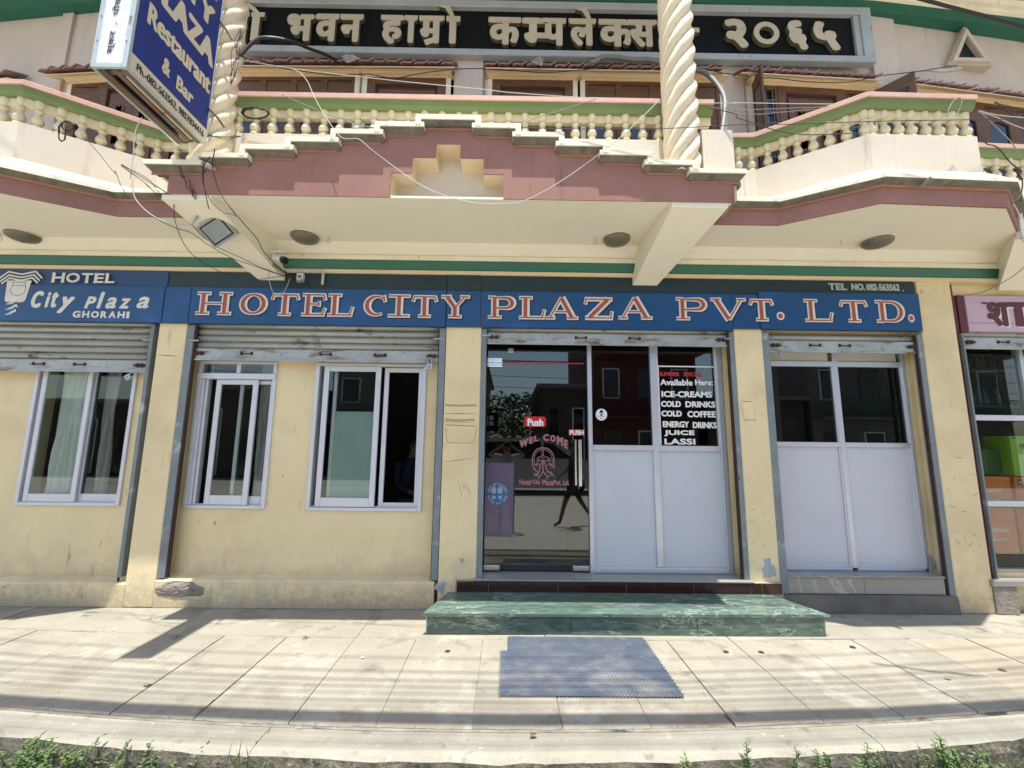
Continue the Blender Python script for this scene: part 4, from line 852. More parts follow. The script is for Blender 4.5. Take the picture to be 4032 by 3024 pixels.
# serif capitals: strokes in units of letter height, stems 'S', hairlines 'h'
def serif_letter(ch, x0, x1, z0, z1):
    h = z1-z0; w_ = (x1-x0)/h; S_ = []; 
    def st_(*p, w=1.0): S_.append((list(p), w))
    hl = .42; sf = .5
    def serif(cx, z, wd=.30): S_.append(([(cx-wd,z),(cx+wd,z)], sf))
    e = .045
    if ch in 'HI':
        c = [.3, w_-.3] if ch == 'H' else [w_/2]
        for x in c: st_((x,e),(x,1-e)); serif(x,e,.29 if ch=='H' else w_*.46); serif(x,1-e,.29 if ch=='H' else w_*.46)
        if ch == 'H': st_((c[0],.5),(c[1],.5), w=hl)
    elif ch == 'O': S_.append((arc(w_/2,.5,w_/2-.13,.43,0,360,24)[:-1], 'O'))
    elif ch == 'C': S_.append((arc(w_*.56,.5,w_*.43,.42,48,302,18), 'C')); st_((w_*.84,.97),(w_*.90,.68), w=.5)
    elif ch == 'T': st_((w_/2,e),(w_/2,1-e)); serif(w_/2,e,.27); st_((.10,.93),(w_-.10,.93), w=sf); st_((.05,.72),(.13,.96), w=sf); st_((w_-.05,.72),(w_-.13,.96), w=sf)
    elif ch == 'E': st_((.27,e),(.27,1-e)); st_((.0,e),(w_-.04,e), w=sf); st_((.0,1-e),(w_-.06,1-e), w=sf); st_((.27,.53),(w_*.72,.53), w=hl); st_((w_*.72,.42),(w_*.72,.66), w=hl); st_((w_-.10,.98),(w_-.03,.72), w=sf); st_((w_-.12,.03),(w_-.02,.34), w=sf)
    elif ch == 'L': st_((.29,e),(.29,1-e)); serif(.29,1-e,.29); st_((.0,e),(w_-.05,e), w=sf); st_((w_-.13,.03),(w_-.03,.40), w=sf)
    elif ch == 'Y': c = w_/2; st_((c,e),(c,.50)); serif(c,e,.28); st_((.24,.96),(c,.46), w=.95); st_((w_-.20,.96),(c+.02,.46), w=hl); serif(.22,1-e,.22); serif(w_-.2,1-e,.2)
    elif ch == 'P': st_((.29,e),(.29,1-e)); serif(.29,e,.29); st_((.0,1-e),(.29,1-e), w=sf); S_.append(([(.29,.93)]+arc(w_-.40,.70,.30,.235,90,-90,10)+[(.29,.46)], 'P'))
    elif ch == 'D': st_((.29,e),(.29,1-e)); st_((.0,1-e),(.29,1-e), w=sf); st_((.0,e),(.29,e), w=sf); S_.append(([(.29,.94)]+arc(w_-.56,.5,.45,.44,90,-90,12)+[(.29,.06)], 'P'))
    elif ch == 'A': c = w_*.5; st_((.22,e),(c-.02,.97), w=hl*1.3); st_((w_-.26,e),(c-.0,.97), w=1.); st_((w_*.3,.33),(w_*.68,.33), w=hl); serif(.22,e,.20); serif(w_-.26,e,.24)
    elif ch == 'V': c = w_*.5; st_((.24,.96),(c,.03), w=1.); st_((w_-.2,.96),(c+.02,.03), w=hl*1.3); serif(.23,1-e,.23); serif(w_-.2,1-e,.2)
    elif ch == 'Z': st_((w_-.22,.93),(.24,.07), w=1.); st_((.06,.93),(w_-.05,.93), w=sf*1.2); st_((.06,.07),(w_-.05,.07), w=sf*1.2); st_((.06,.70),(.12,.96), w=sf); st_((w_-.06,.36),(w_-.12,.04), w=sf)
    elif ch == '.': pass
    m = MB(); F0 = FR(4.0435)
    def XY(p, dx=0, dz=0): return (x0+(p[0]+dx)*h, z0+(p[1]+dz)*h)
    for li, (mi, base, dx, dz, wS) in enumerate(((2,.0003,.06,-.05,.34),(0,.0024,0,0,.345),(1,.0045,-.02,.0,.165))):
        m.mat(mi); k = 0
        if ch == '.':
            disc(m, ((x0+x1)/2+dx*h, (z0+z1)/2+dz*h), (x1-x0)/2*(1 if li < 2 else .6), (z1-z0)/2*(1 if li < 2 else .62), F0, base, 18); continue
        for pts, wt in S_:
            k += 1; dd = base+k*.00014
            if wt == 'O': ww = [h*wS*(.42+.62*abs((p[0]-w_/2)/(w_/2-.13))**1.3) for p in pts]; ribbon(m, [XY(p,dx,dz) for p in pts], ww, F0, dd, close=True)
            elif wt == 'C': ww = [h*wS*(.42+.62*max(0,(w_*.56-p[0])/(w_*.43))) for p in pts]; ribbon(m, [XY(p,dx,dz) for p in pts], ww, F0, dd)
            elif wt == 'P': xm = max(p[0] for p in pts); ww = [h*wS*(.40+.6*max(0,(p[0]-.3)/(xm-.3))**3) for p in pts]; ribbon(m, [XY(p,dx,dz) for p in pts], ww, F0, dd)
            else:
                wd = h*wS*wt
                if li == 2 and wt < .7: wd = h*.06
                if li < 2 and wt < .7: wd = max(wd, h*.15)
                a, b = Vector(pts[0]), Vector(pts[-1]); t = (b-a).normalized()*(.022 if li < 2 else -.012)
                ribbon(m, [XY(a-t,dx,dz), XY(b+t,dx,dz)], wd, F0, dd)
    if ch in 'PVT' and False: pass
    o = ob('letter', m, ['lwhite','lred','lnavy'], sg)
    return o
for ch, a, b in [('H',-3.093,-2.745),('O',-2.665,-2.400),('T',-2.362,-2.080),('E',-2.052,-1.820),('L',-1.796,-1.545),('C',-1.440,-1.212),('I',-1.208,-.979),('T',-.969,-.714),('Y',-.676,-.400),('P',-.210,.052),('L',.097,.355),('A',.357,.684),('Z',.742,1.034),('A',1.082,1.422),('P',1.665,1.962),('V',2.012,2.362),('T',2.396,2.642),('L',2.952,3.230),('T',3.306,3.588),('D',3.670,3.950)]:
    serif_letter(ch, a, b, 2.727 if a < 1 else 2.738, 2.950 if a < 1 else 2.960)
serif_letter('.', 2.664, 2.745, 2.745, 2.830); serif_letter('.', 3.985, 4.052, 2.740, 2.825)
# left panel: capital emblem and names
F1 = FR(4.0435)
m = MB(); K_ = .000
def fz(a, b): return (-5.086+ (a/1.7015)*(4.05/1692.)*1.03, 0)
m.mat(0)
def Fp(a, b): return (-5.083+a*.001465, 3.172-b*0.001415+.0)   # zoom pixels of the left panel to metres
def LZ(a, b): return (-5.078+a*.00148, 3.180-(b-785)*.00158)
for off in (0,22,42):
    ribbon(m, [LZ(2+off*.6,860+off*.75),LZ(60+off*.35,812+off),LZ(150,828+off*.95),LZ(240-off*.35,808+off),LZ(290-off*.6,852+off*.75)], .016, F1, .0008+off*.00001)
polyf(m, [LZ(62,870),LZ(225,868),LZ(205,995),LZ(190,1010),LZ(80,1010),LZ(68,995)], F1, .0013)
for k in range(3): ribbon(m, [LZ(82+k*3,1055+k*34-30),LZ(120,1035+k*34-20),LZ(150,1015+k*34-20),LZ(172-k*8,1018+k*30-5)], [.004,.022,.022,.004], F1, .001+.0001*k)
m.mat(1); ribbon(m, [LZ(105,880),LZ(185,880),LZ(188,900),LZ(196,925),LZ(185,955),LZ(145,970),LZ(105,955),LZ(93,925),LZ(105,900)], .006, F1, .0016, close=True); ribbon(m, [LZ(100,902),LZ(190,902)], .004, F1, .0018)
ob('emblem', m, ['lwhite','blue'], sg)
m = MB(); Ft = FR(4.0435)
def cap(s, x0, x1, z0, z1, gap=.12, bold=.08):
    n = len(s); ws = {'I':.45,'L':.8,'E':.8,'T':.95,'O':1.15,'G':1.15,'H':1.05,'A':1.05,'R':.95}; tot = sum(ws.get(c,1) for c in s)+gap*(n-1); x = x0; u_ = (x1-x0)/tot
    for c in s:
        wd = ws.get(c,1)*u_; put_text(m, c, (x,x+wd,z0,z1), Ft, .0012, bold)
        for zz in (z0+.004, z1-.004):   # slab serifs
            if s == 'GHORAHI': continue
            if c in 'HI': 
                for xx in ([x+.012*1,x+wd-.012] if c == 'H' else [x+wd/2]): ribbon(m, [(xx-.016,zz),(xx+.016,zz)], .008, Ft, .0026)
            if c == 'T' and zz < (z0+z1)/2: ribbon(m, [(x+wd/2-.018,zz),(x+wd/2+.018,zz)], .008, Ft, .0026)
            if c in 'LER' : ribbon(m, [(x-.006,zz),(x+.026,zz)], .008, Ft, .0026)
        x += wd+gap*u_
cap('HOTEL', -4.552, -3.930, 3.032, 3.135, bold=.10); ob('left_lettering', m, 'lwhite', sg); m = MB()
cap('GHORAHI', -4.290, -3.735, 2.674, 2.745, bold=.14, gap=.22); ob('left_lettering', m, 'lwhite', sg); m = MB()
for s, x0, x1, z0, z1 in [('C',-4.715,-4.600,2.765,2.945),('i',-4.578,-4.530,2.770,2.935),('t',-4.520,-4.455,2.770,2.940),('y',-4.450,-4.290,2.715,2.890),('P',-4.190,-4.080,2.768,2.895),('l',-4.070,-4.005,2.768,2.945),('a',-3.985,-3.880,2.770,2.890),('z',-3.850,-3.740,2.772,2.880),('a',-3.680,-3.560,2.776,2.900)]:
    m = MB(); put_text(m, s, (x0,x1,z0,z1), Ft, .0012, .13, shear=.25); ob('letter', m, 'lwhite', sg)
m = MB(); F2 = FR(4.0695)
for s, x0, x1 in (('TEL',3.235,3.425),('NO.',3.470,3.612),('082-563562',3.622,3.965),('.',3.992,4.008)):
    put_text(m, s, (x0,x1,3.076 if s != '.' else 3.072,3.150 if s != '.' else 3.088), F2, .001, .12)
ob('phone_lettering', m, 'ltel', sg)
# neighbouring shop sign
ns = empty('neighbour_shop_sign', 'pale pink shop sign with red and black Devanagari letters at the right edge', 'sign', (5.2,4.09,2.8))
ob('sign_panel', MB().bev(4.64,7.5,4.085,4.13,2.67,3.045,.004), 'pinkboard', ns); ob('edge_strip', MB().box(4.515,4.55,4.098,4.118,2.66,3.045), 'maroon', ns)
ob('edge_strip', MB().box(4.56,4.63,4.09,4.13,2.66,3.045), 'maroon', ns); ob('seam', MB().box(4.645,7.45,4.083,4.0845,2.755,2.758), 'lnavy', ns)
m = MB(); F3 = FR(4.084)
m.mat(0); put_text(m, 'श', (4.855,5.10,2.705,2.975), F3, .0006, .16); put_text(m, 'ा', (5.07,5.30,2.705,2.975), F3, .0006, .16); m.mat(1)
V, F = glyphs('श'); 
put_text(m, 'श', (4.84,5.08,2.72,2.985), F3, .0022, .13); put_text(m, 'ा', (5.06,5.28,2.72,2.985), F3, .0022, .13); put_text(m, 'र', (5.32,5.60,2.72,2.985), F3, .0022, .13); m.mat(2)
ribbon(m, [(4.80,2.965),(4.86,2.965)], .02, F3, .0022); ob('letter', m, ['lwhite','maroon','maroon'], ns)
# ================================================================== UPPER STOREY
UP = [(-9,4.90),(-6.4,4.58),(-4.9,4.42),(-3.2,4.30),(-1.6,4.27),(2.6,4.27),(4.25,4.34),(4.6,4.38),(6.2,4.56),(9,4.9)]
def uy(x): return lerp_y(UP, x)
up_ = empty('upper_storey', None, None, parent=bd); up_['label'] = 'pale upper storey wall with brown doors and windows'
mb = MB(); sweep(mb, UP, [(0,3.5),(0,6.72),(-.25,6.72),(-.25,3.5)]); ob('wall', mb, 'palepink', up_)
def UQ(x0, x1, dy0, dy1, z0, z1, m=None, b=.004):
    """box following the wall plan: dy measured from the wall face, negative = towards the street"""
    m = m or MB(); ya, yb = uy(x0), uy(x1)
    return m.hexa([(x0,ya+dy0,z0),(x1,yb+dy0,z0),(x1,yb+dy1,z0),(x0,ya+dy1,z0),(x0,ya+dy0,z1),(x1,yb+dy0,z1),(x1,yb+dy1,z1),(x0,ya+dy1,z1)])
def U(name, *a, mat='palepink', parent=None): return ob(name, UQ(*a), mat, parent or up_)
# pilasters
for a, b, d in ((-.735,-.325,-.03),(-.650,-.335,-.06),(2.39,2.63,-.03),(4.20,4.54,-.05),(-5.42,-5.28,-.03),(-3.25,-3.18,-.02)):
    U('pilaster', a, b, d, -.0005, 3.5, 6.57, mat='palepink')
# door and window groups
def surround(x0, x1, head=5.60):
    for k, (dz0, dz1, dy) in enumerate(((-.030,-.0155,-.055),(-.015,.0005,-.085),(.001,.017,-.115))):
        U('head_moulding', x0-.03-.02*k, x1+.03+.02*k, dy, -.001, head+dz0, head+dz1, mat='cream')
    for s, x in ((-1,x0),(1,x1)):
        a, b = (x-.055,x-.002) if s < 0 else (x+.002,x+.055); U('side_moulding', a, b, -.05, -.001, FZ, head-.031, mat='creamwhite')
        a, b = (x-.085,x-.056) if s < 0 else (x+.056,x+.085); U('side_moulding', a, b, -.03, -.001, FZ, head-.031, mat='pinkwhite')
def octo(x0, x1, z0, z1, c): return [(x0+c,z0),(x1-c,z0),(x1,z0+c),(x1,z1-c),(x1-c,z1),(x0+c,z1),(x0,z1-c),(x0,z0+c)]
def door(x0, x1, label, head=5.60, leaves=2):
    d = empty('upper_door', None, None, parent=up_); d['label'] = label
    m = MB(); UQ(x0,x0+.09,-.045,-.001,FZ,head,m); UQ(x1-.09,x1,-.045,-.001,FZ,head,m); UQ(x0+.0905,x1-.0905,-.044,-.001,head-.11,head,m)
    ob('door_frame', m, 'wood', d)
    m = MB(); UQ(x0+.091,x1-.091,-.012,-.001,FZ,head-.111,m); ob('door_recess', m, 'wooddark', d)
    w_ = (x1-x0-.24)/leaves
    for i in range(leaves):
        a = x0+.12+i*w_; m = MB(); UQ(a+.003,a+w_-.003,-.030,-.0125,FZ,head-.17,m); 
        y = (uy(a)+uy(a+w_))/2
        for z0, z1 in ((4.15,4.62),(4.72,5.30)): m.prism(octo(a+.09,a+w_-.09,z0,z1,.05), y-.043, y-.0305, 'y'); m.prism(octo(a+.13,a+w_-.13,z0+.04,z1-.04,.04), y-.052, y-.0435, 'y')
        ob('door_leaf', m, 'wood', d)
    return d
def window(x0, x1, n, label, head=5.60, frame=True):
    d = empty('upper_window', None, None, parent=up_); d['label'] = label
    m = MB(); UQ(x0,x1,-.045,-.001,head-.07,head,m)
    w_ = (x1-x0)/n
    for i in range(n+1): c = x0+i*w_; a, b = max(x0,c-.035), min(x1,c+.035); UQ(a,b,-.0455,-.001,FZ,head-.0705,m)
    UQ(x0,x1,-.003,-.001,FZ,head-.07,m)
    ob('window_frame', m, 'wood', d)
    for i in range(n):
        a, b = x0+i*w_+.037, x0+(i+1)*w_-.037; y = (uy(a)+uy(b))/2; s = .075
        P = [(a+s,FZ+.4),(b-s,FZ+.4)]+[(b-s+(a-b+2*s)*t/8, 5.32+.05*sin(pi*t/8)) for t in range(9)]
        m = MB(); m.box(a,a+s,y-.034,y-.004,FZ,head-.08); m.box(b-s,b,y-.034,y-.004,FZ,head-.08); m.box(a+s,b-s,y-.0335,y-.004,FZ,FZ+.4)
        arcp = [(b-s+(a-b+2*s)*t/8, 5.32+.05*sin(pi*t/8)) for t in range(9)]
        m.prism([(a+s,head-.08)]+[(x_,z_) for x_,z_ in arcp[::-1]]+[(b-s,head-.08)], y-.0335, y-.004, 'y'); l_ = ob('casement', m, 'wood', d)
        ob('pane', MB().box(a+s-.004,b-s+.004,y-.016,y-.010,FZ+.38,5.375), 'blueglass', d)
    return d
surround(-3.15,-1.77); window(-3.15,-1.77, 4, 'brown casement window behind the left column')
surround(-1.628,-.747); door(-1.628,-.747, 'closed brown double door left of the wide pilaster')
surround(-.224,.682); door(-.224,.682, 'closed brown double door behind the centre of the balustrade')
surround(.822,2.340); window(.822,2.340, 4, 'brown casement window behind the right column')
surround(2.74,4.14); door(3.02,3.80,'brown panelled door between two grilled windows')
for a, b in ((2.742,3.018),(3.802,4.138)):
    w_ = empty('grilled_window', None, None, parent=up_); m = MB(); UQ(a,b,-.04,-.001,5.52,5.60,m); UQ(a,a+.035,-.0405,-.001,FZ,5.5195,m); UQ(b-.035,b,-.0405,-.001,FZ,5.5195,m); ob('window_frame', m, 'wood', w_)
    m = MB(); UQ(a+.036,b-.036,-.006,-.001,FZ,5.519,m); ob('pane', m, 'blueglass', w_); y = uy(a)-.03
    m = MB()
    for k in range(3): xx = a+.06+(b-a-.12)*k/2; m.box(xx-.004,xx+.004,y,y+.008,FZ,5.51)
    for k in range(14): zz = 3.7+k*.14; m.box(a+.036,b-.036,y-.003,y+.005,zz,zz+.008)
    ob('grille', m, 'pipe', w_)
def leafopen(x, y0, y1, x1, label):
    l_ = empty('open_shutter_leaf', None, None, parent=up_); l_['label'] = label
    def q(t0, t1, z0, z1, th=.02):
        xa, ya = x+(x1-x)*t0, y0+(y1-y0)*t0; xb, yb = x+(x1-x)*t1, y0+(y1-y0)*t1
        return [(xa,ya,z0),(xb,yb,z0),(xb+th,yb,z0),(xa+th,ya,z0),(xa,ya,z1),(xb,yb,z1),(xb+th,yb,z1),(xa+th,ya,z1)]
    m = MB(); m.hexa(q(0,.14,FZ+.3,5.56)); m.hexa(q(.86,1,FZ+.3,5.56)); m.hexa(q(.141,.859,5.42,5.559)); m.hexa(q(.141,.859,FZ+.301,FZ+.5)); ob('leaf_frame', m, 'wood', l_)
    m = MB(); v = q(.14,.86,FZ+.5,5.42,.006); m.hexa([(a+.007,b,c) for a,b,c in v]); ob('pane', m, 'blueglass', l_)
leafopen(2.72, 4.24, 3.96, 2.655, 'wooden leaf standing open left of the grilled window'); leafopen(4.16, 4.28, 4.02, 4.36, 'glazed wooden leaf swung open beside the pilaster')
surround(4.68,7.4,5.62); window(4.68,7.4, 6, 'brown casement windows of the far right room', 5.62)
surround(-5.10,-3.30,5.60); window(-5.10,-4.74,1,'narrow dark window left of the far left door'); door(-4.738,-3.92,'brown door behind the light box'); window(-3.918,-3.302,2,'window between the light box and the left column')
# tile hoods
TL = None
def hood(x0, x1, label):
    global TL
    h = empty('tile_hood', None, None, parent=up_); h['label'] = label
    ya_, yb_ = uy(x0), uy(x1); m = MB().hexa([(x0+.01,ya_-.185,5.566),(x1-.01,yb_-.185,5.566),(x1-.01,yb_-.001,5.672),(x0+.01,ya_-.001,5.672),(x0+.01,ya_-.185,5.580),(x1-.01,yb_-.185,5.580),(x1-.01,yb_-.001,5.690),(x0+.01,ya_-.001,5.690)])
    ob('hood_board', m, 'cream', h)
    n = round((x1-x0)/.152); s = (x1-x0)/n
    for i in range(n):
        a = x0+i*s; y = uy(a+s/2)
        if TL is None:
            V = []; top = []; prof = [(0,.0),(.02,.016),(.05,.020),(.085,.012),(.115,.018),(.140,.040),(.158,.046)]
            m = MB(); F = []
            for (yy, zz, dn) in ((-.205,.0,.020),(.0,.118,.02)):
                V += [(px_, yy, zz+pz) for px_, pz in prof]+[(px_, yy, zz+pz-dn) for px_, pz in prof[::-1]]
            kk = len(prof)*2
            for j in range(kk): F.append((j,(j+1)%kk,kk+(j+1)%kk,kk+j))
            F += [list(range(kk)), list(range(kk,2*kk))[::-1]]
            m.add(V, F); TL = ob('tile', m, 'tile', None); TL.parent = h; TL.location = (a,y-.001,5.602); o = TL
        else: o = dup(TL, h, (a,y-.001,5.602))
        o.location.z += random.uniform(-.004,.004); o.location.y += random.uniform(-.008,.004); o.rotation_euler = (0,RD(random.uniform(-1,1)),math.atan2(uy(a+s)-uy(a), s))
hood(-3.02,-.625,'row of pink tiles over the left window and door'); hood(-.31,2.345,'row of pink tiles over the middle door and right window')
hood(2.52,4.12,'row of pink tiles over the grilled windows'); hood(4.42,7.6,'row of pink tiles at the far right'); hood(-5.32,-3.35,'row of pink tiles behind the light box'); hood(-8.2,-5.75,'row of pink tiles at the far left')
# triangular vent
def tri(x0, x1, z0, z1, y0, y1): return MB().prism([(x0,z0),(x1,z0),((x0+x1)/2,z1)], y0, y1, 'y')
def trif(o_, i_, y0, y1):
    m = MB(); A = [(o_[0],o_[2]),(o_[1],o_[2]),((o_[0]+o_[1])/2,o_[3])]; Bq = [(i_[0],i_[2]),(i_[1],i_[2]),((i_[0]+i_[1])/2,i_[3])]
    V = [(x,y0,z) for x,z in A+Bq]+[(x,y1,z) for x,z in A+Bq]
    F = []
    for k in range(3): l_ = (k+1)%3; F += [(k,l_,3+l_,3+k),(6+k,6+l_,9+l_,9+k),(k,l_,6+l_,6+k),(3+k,3+l_,9+l_,9+k)]
    m.add(V, F); return m
tv = empty('triangular_vent', None, None, parent=up_)
ob('vent_frame', trif((5.20,5.76,6.04,6.58),(5.30,5.65,6.11,6.47),4.40,4.58), pm('tan_vent_paint',(.52,.43,.33),.85,.15,4), tv); ob('vent_frame', trif((5.245,5.705,6.075,6.53),(5.32,5.63,6.12,6.44),4.375,4.3995), 'palepink', tv)
ob('vent_hole', tri(5.32,5.64,6.12,6.46,4.44,4.443), 'black', tv)
# eaves: green band, white moulding, overhanging slab
EV = [(-9,4.95),(-6.4,4.50),(-4.9,4.36),(-3,4.26),(2.7,4.25),(4.25,4.30),(6.2,4.47),(9,4.85)]
EV = [(x,y-.06) for x,y in EV]
ob('green_cornice', sweep(MB(), EV, [(0,6.575),(.015,6.70),(-.2,6.70),(-.2,6.575)]), 'green', up_)
ob('cornice', sweep(MB(), EV, [(.02,6.701),(.03,6.74),(.05,6.75),(.06,6.80),(.10,6.83),(-.2,6.83),(-.2,6.701)]), 'creamwhite', up_)
m = MB(); m.prism([(-9,3.45),(-2.9,3.45),(-2.9,3.06),(1.87,3.06),(1.87,3.45),(9,3.45),(9,9),(-9,9)], 6.832, 7.05, 'z'); ob('roof_slab', m, 'roofshade', up_)
# backing rooms (dark interior shell)
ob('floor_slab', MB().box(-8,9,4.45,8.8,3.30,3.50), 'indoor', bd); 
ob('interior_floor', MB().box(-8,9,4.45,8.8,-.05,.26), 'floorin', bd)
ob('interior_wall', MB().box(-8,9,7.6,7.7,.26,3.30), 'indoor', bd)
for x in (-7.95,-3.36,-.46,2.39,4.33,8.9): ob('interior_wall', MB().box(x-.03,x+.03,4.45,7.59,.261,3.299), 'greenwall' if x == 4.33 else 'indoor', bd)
ob('interior_panel', MB().box(3.86,4.29,4.50,4.54,.3,2.9), 'greenwall', bd)

# ================================================================== NAME BOARD
nb = empty('name_board', 'black board with raised tan Devanagari letters and the year 2065 above the upper windows', 'sign', (0,4.2,6.1))
ob('board', MB().box(-4.05,4.0,4.185,4.195,5.83,6.43), 'boardblack', nb)
m = MB(); m.bev(-4.12,4.09,4.13,4.21,5.785,5.862,.006); m.bev(-4.12,4.09,4.13,4.21,6.405,6.495,.006); m.bev(3.965,4.0905,4.131,4.21,5.8625,6.4045,.006); m.bev(-4.1205,-3.99,4.131,4.21,5.8625,6.4045,.006)
m.bev(3.90,3.9645,4.150,4.184,5.8625,6.4045,.004); ob('board_frame', m, 'boardframe', nb)
F4 = FR(4.135); ZT, ZB = 6.275, 5.915
def dev(parts, bar=None):
    """one akshara: list of (glyph, x0,x1,z0,z1,clip) plus an optional headline bar"""
    m = MB()
    for p in parts:
        if p[0] == 'R': ribbon(m, p[1], p[2], F4, .0016, thick=.045)
        else: put_text(m, p[0], p[1:5], F4, 0, p[6] if len(p) > 6 else .115, thick=.045, clip=p[5] if len(p) > 5 else None)
    if bar: ribbon(m, [(bar[0],ZT-.028),(bar[1],ZT-.028)], .058, F4, .0022, thick=.045)
    ob('letter', m, ['letterc','letterside'], nb)
# shri is half hidden by the column
dev([('श',-3.50,-3.24,ZB,ZT)], (-3.50,-3.23)); dev([('R',[(-3.40,6.0),(-3.30,5.93)],.05)])
dev([('R',[(-3.025,ZB),(-3.025,ZT)],.082)], (-3.30,-2.965)); dev([('R',[(-2.888,ZB),(-2.888,ZT)],.085)], (-2.945,-2.795)); dev([('R',[(-3.09,6.27),(-3.095,6.335),(-3.055,6.38),(-3.00,6.375),(-2.93,6.325),(-2.87,6.26)],[.045,.05,.05,.05,.05,.04])])
dev([('भ',-2.540,-2.235,ZB,ZT)]); dev([('व',-2.225,-1.955,ZB,ZT)], (-2.20,-1.955)); dev([('न',-1.945,-1.690,ZB,ZT)], (-1.945,-1.685))
dev([('ह',-1.490,-1.225,ZB-.02,ZT)], (-1.49,-1.245)); dev([('ा',-1.205,-1.085,ZB,ZT)], (-1.225,-1.075))
dev([('म',-1.060,-.790,ZB,ZT),('R',[(-.845,5.985),(-.985,5.925)],[.06,.075])], (-1.06,-.775)); dev([('ा',-.755,-.595,ZB,ZT),('R',[(-.835,6.425),(-.745,6.405),(-.685,6.275)],[.055,.07,.045])], (-.755,-.595))
dev([('क',-.280,.092,ZB,ZT)], (-.275,.090)); dev([('म',.100,.42,ZB+.03,ZT,.72)], (.12,.300)); dev([('प',.330,.600,ZB,ZT)], (.33,.60))
dev([('ल',.635,.935,ZB,ZT),('R',[(.715,6.425),(.805,6.405),(.865,6.275)],[.055,.07,.045])], (.63,.94)); dev([('क',.965,1.33,ZB,ZT,.88)], (.972,1.275)); dev([('स',1.305,1.615,ZB,ZT)], (1.305,1.63))
dev([('R',[(1.95,6.155),(2.11,6.155)],.06)])
dev([('२',2.400,2.660,5.925,6.32,None,.16)]); dev([('R',arc(2.872,6.135,.115,.115,0,360,28),.062)]); dev([('६',3.118,3.335,5.915,6.315,None,.16)]); dev([('५',3.410,3.705,5.915,6.31,None,.16)])

# ================================================================== PROJECTING LIGHT BOX
lb = empty('projecting_light_box', 'blue restaurant and bar light box on edge, with rusty open underside', 'sign', (-2.57,2.8,3.83))
X0, X1, Y0, Y1, Z0, Z1 = -2.68, -2.455, 2.392, 3.105, 3.835, 5.75
ob('front_face', MB().box(X1-.006,X1-.001,Y0+.012,Y1-.012,Z0+.135,Z1), 'boxblue', lb)
ob('phone_strip', MB().box(X1-.006,X1-.001,Y0+.012,Y1-.012,Z0+.012,Z0+.134), 'boxcream', lb)
ob('end_paper', MB().box(X0+.03,X1-.03,Y0-.003,Y0+.002,Z0+.03,Z1), 'paper', lb)
ob('back_face', MB().box(X0+.001,X0+.006,Y0+.012,Y1-.012,Z0+.012,Z1), 'boxblue', lb)
m = MB()
for (a,b,c,d) in ((X0-.002,X0+.032,Y0-.006,Y0+.016),(X1-.032,X1+.002,Y0-.006,Y0+.016),(X0-.002,X0+.02,Y1-.014,Y1),(X1-.014,X1+.002,Y1-.014,Y1)): m.bev(a,b,c,d,Z0,Z1,.003)
m.box(X1-.013,X1+.001,Y0+.0165,Y1-.0145,Z0,Z0+.0115); m.box(X0-.001,X0+.013,Y0+.0165,Y1-.0145,Z0,Z0+.0115)
m.box(X0+.0325,X1-.0325,Y0-.005,Y0+.012,Z0-.001,Z0+.028); ob('box_frame', m, 'boxframe', lb)
m = MB(); m.box(X0+.005,X0+.05,Y0+.017,Y1-.015,Z0+.012,Z0+.03); m.box(X1-.062,X1-.014,Y0+.017,Y1-.015,Z0+.012,Z0+.03); m.box(X0+.08,X0+.115,Y0+.05,Y1-.02,Z0+.03,Z0+.055)
m.box(X0+.02,X1-.02,Y0+.06,Y0+.09,Z0+.031,Z0+.045); m.box(X0+.01,X1-.01,Y0+.02,Y1-.02,Z0+.10,Z0+.105); ob('rusty_underside', m, 'boxrust', lb)
for ya, yb in ((Y0+.10,Y0+.40),(Y0+.42,Y1-.04)): ob('tube_light', MB().tube([(X0+.135,ya,Z0+.04),(X0+.135,yb,Z0+.04)], .013, 8), 'tube', lb)
FX = (Vector((X1,0,0)), Vector((0,1,0)), Vector((0,0,1)), Vector((1,0,0)))
for s, r_ in (('Restaurant',(2.475,3.072,4.265,4.43)),('&',(2.63,2.70,4.050,4.175)),('Bar',(2.76,2.925,4.035,4.150)),('PLAZA',(2.45,3.075,4.50,4.72)),('CITY',(2.50,3.03,4.80,5.00)),('HOTEL',(2.50,3.03,5.08,5.28))):
    m = MB(); put_text(m, s, r_, FX, .001, .09 if s[0] in 'R&B' else .14); ob('box_word', m, 'boxcream', lb)

m = MB(); put_text(m, 'Ph.-082-563562, 9857834416', (2.455,3.068,3.872,3.936), FX, .001, .07); ob('phone_lettering', m, 'ink', lb)
FY = (Vector((0,Y0-.004,0)), Vector((0,0,1)), Vector((-1,0,0)), Vector((0,-1,0)))   # text running upwards on the end face
m = MB(); put_text(m, 'स्कर  .  पोखरी', (3.93,4.42,2.545,2.60), FY, .001, .04); put_text(m, 'उडनसमाइह', (4.40,4.72,2.50,2.545), FY, .001, .03)
ob('handwriting', m, 'ink', lb)
m = MB()
for zz in (4.02,4.20,4.38,4.56): 
    for xx in (X0+.02,X1-.018): m.lathe([(.0045,0),(.0045,.003)], (xx,Y0-.008,zz), 6)
ob('rivet', m, 'boxrust', lb)
for P_ in ([(X1,3.09,4.98),(-2.40,3.10,4.90),(-2.36,3.12,4.83)],[(X1,3.09,4.16),(-2.38,3.10,4.08),(-2.34,3.12,4.02)],[(-2.56,3.09,4.6),(-2.50,3.12,4.6)]): ob('wall_bracket', MB().tube(P_, .010, 6), 'boxrust', lb)

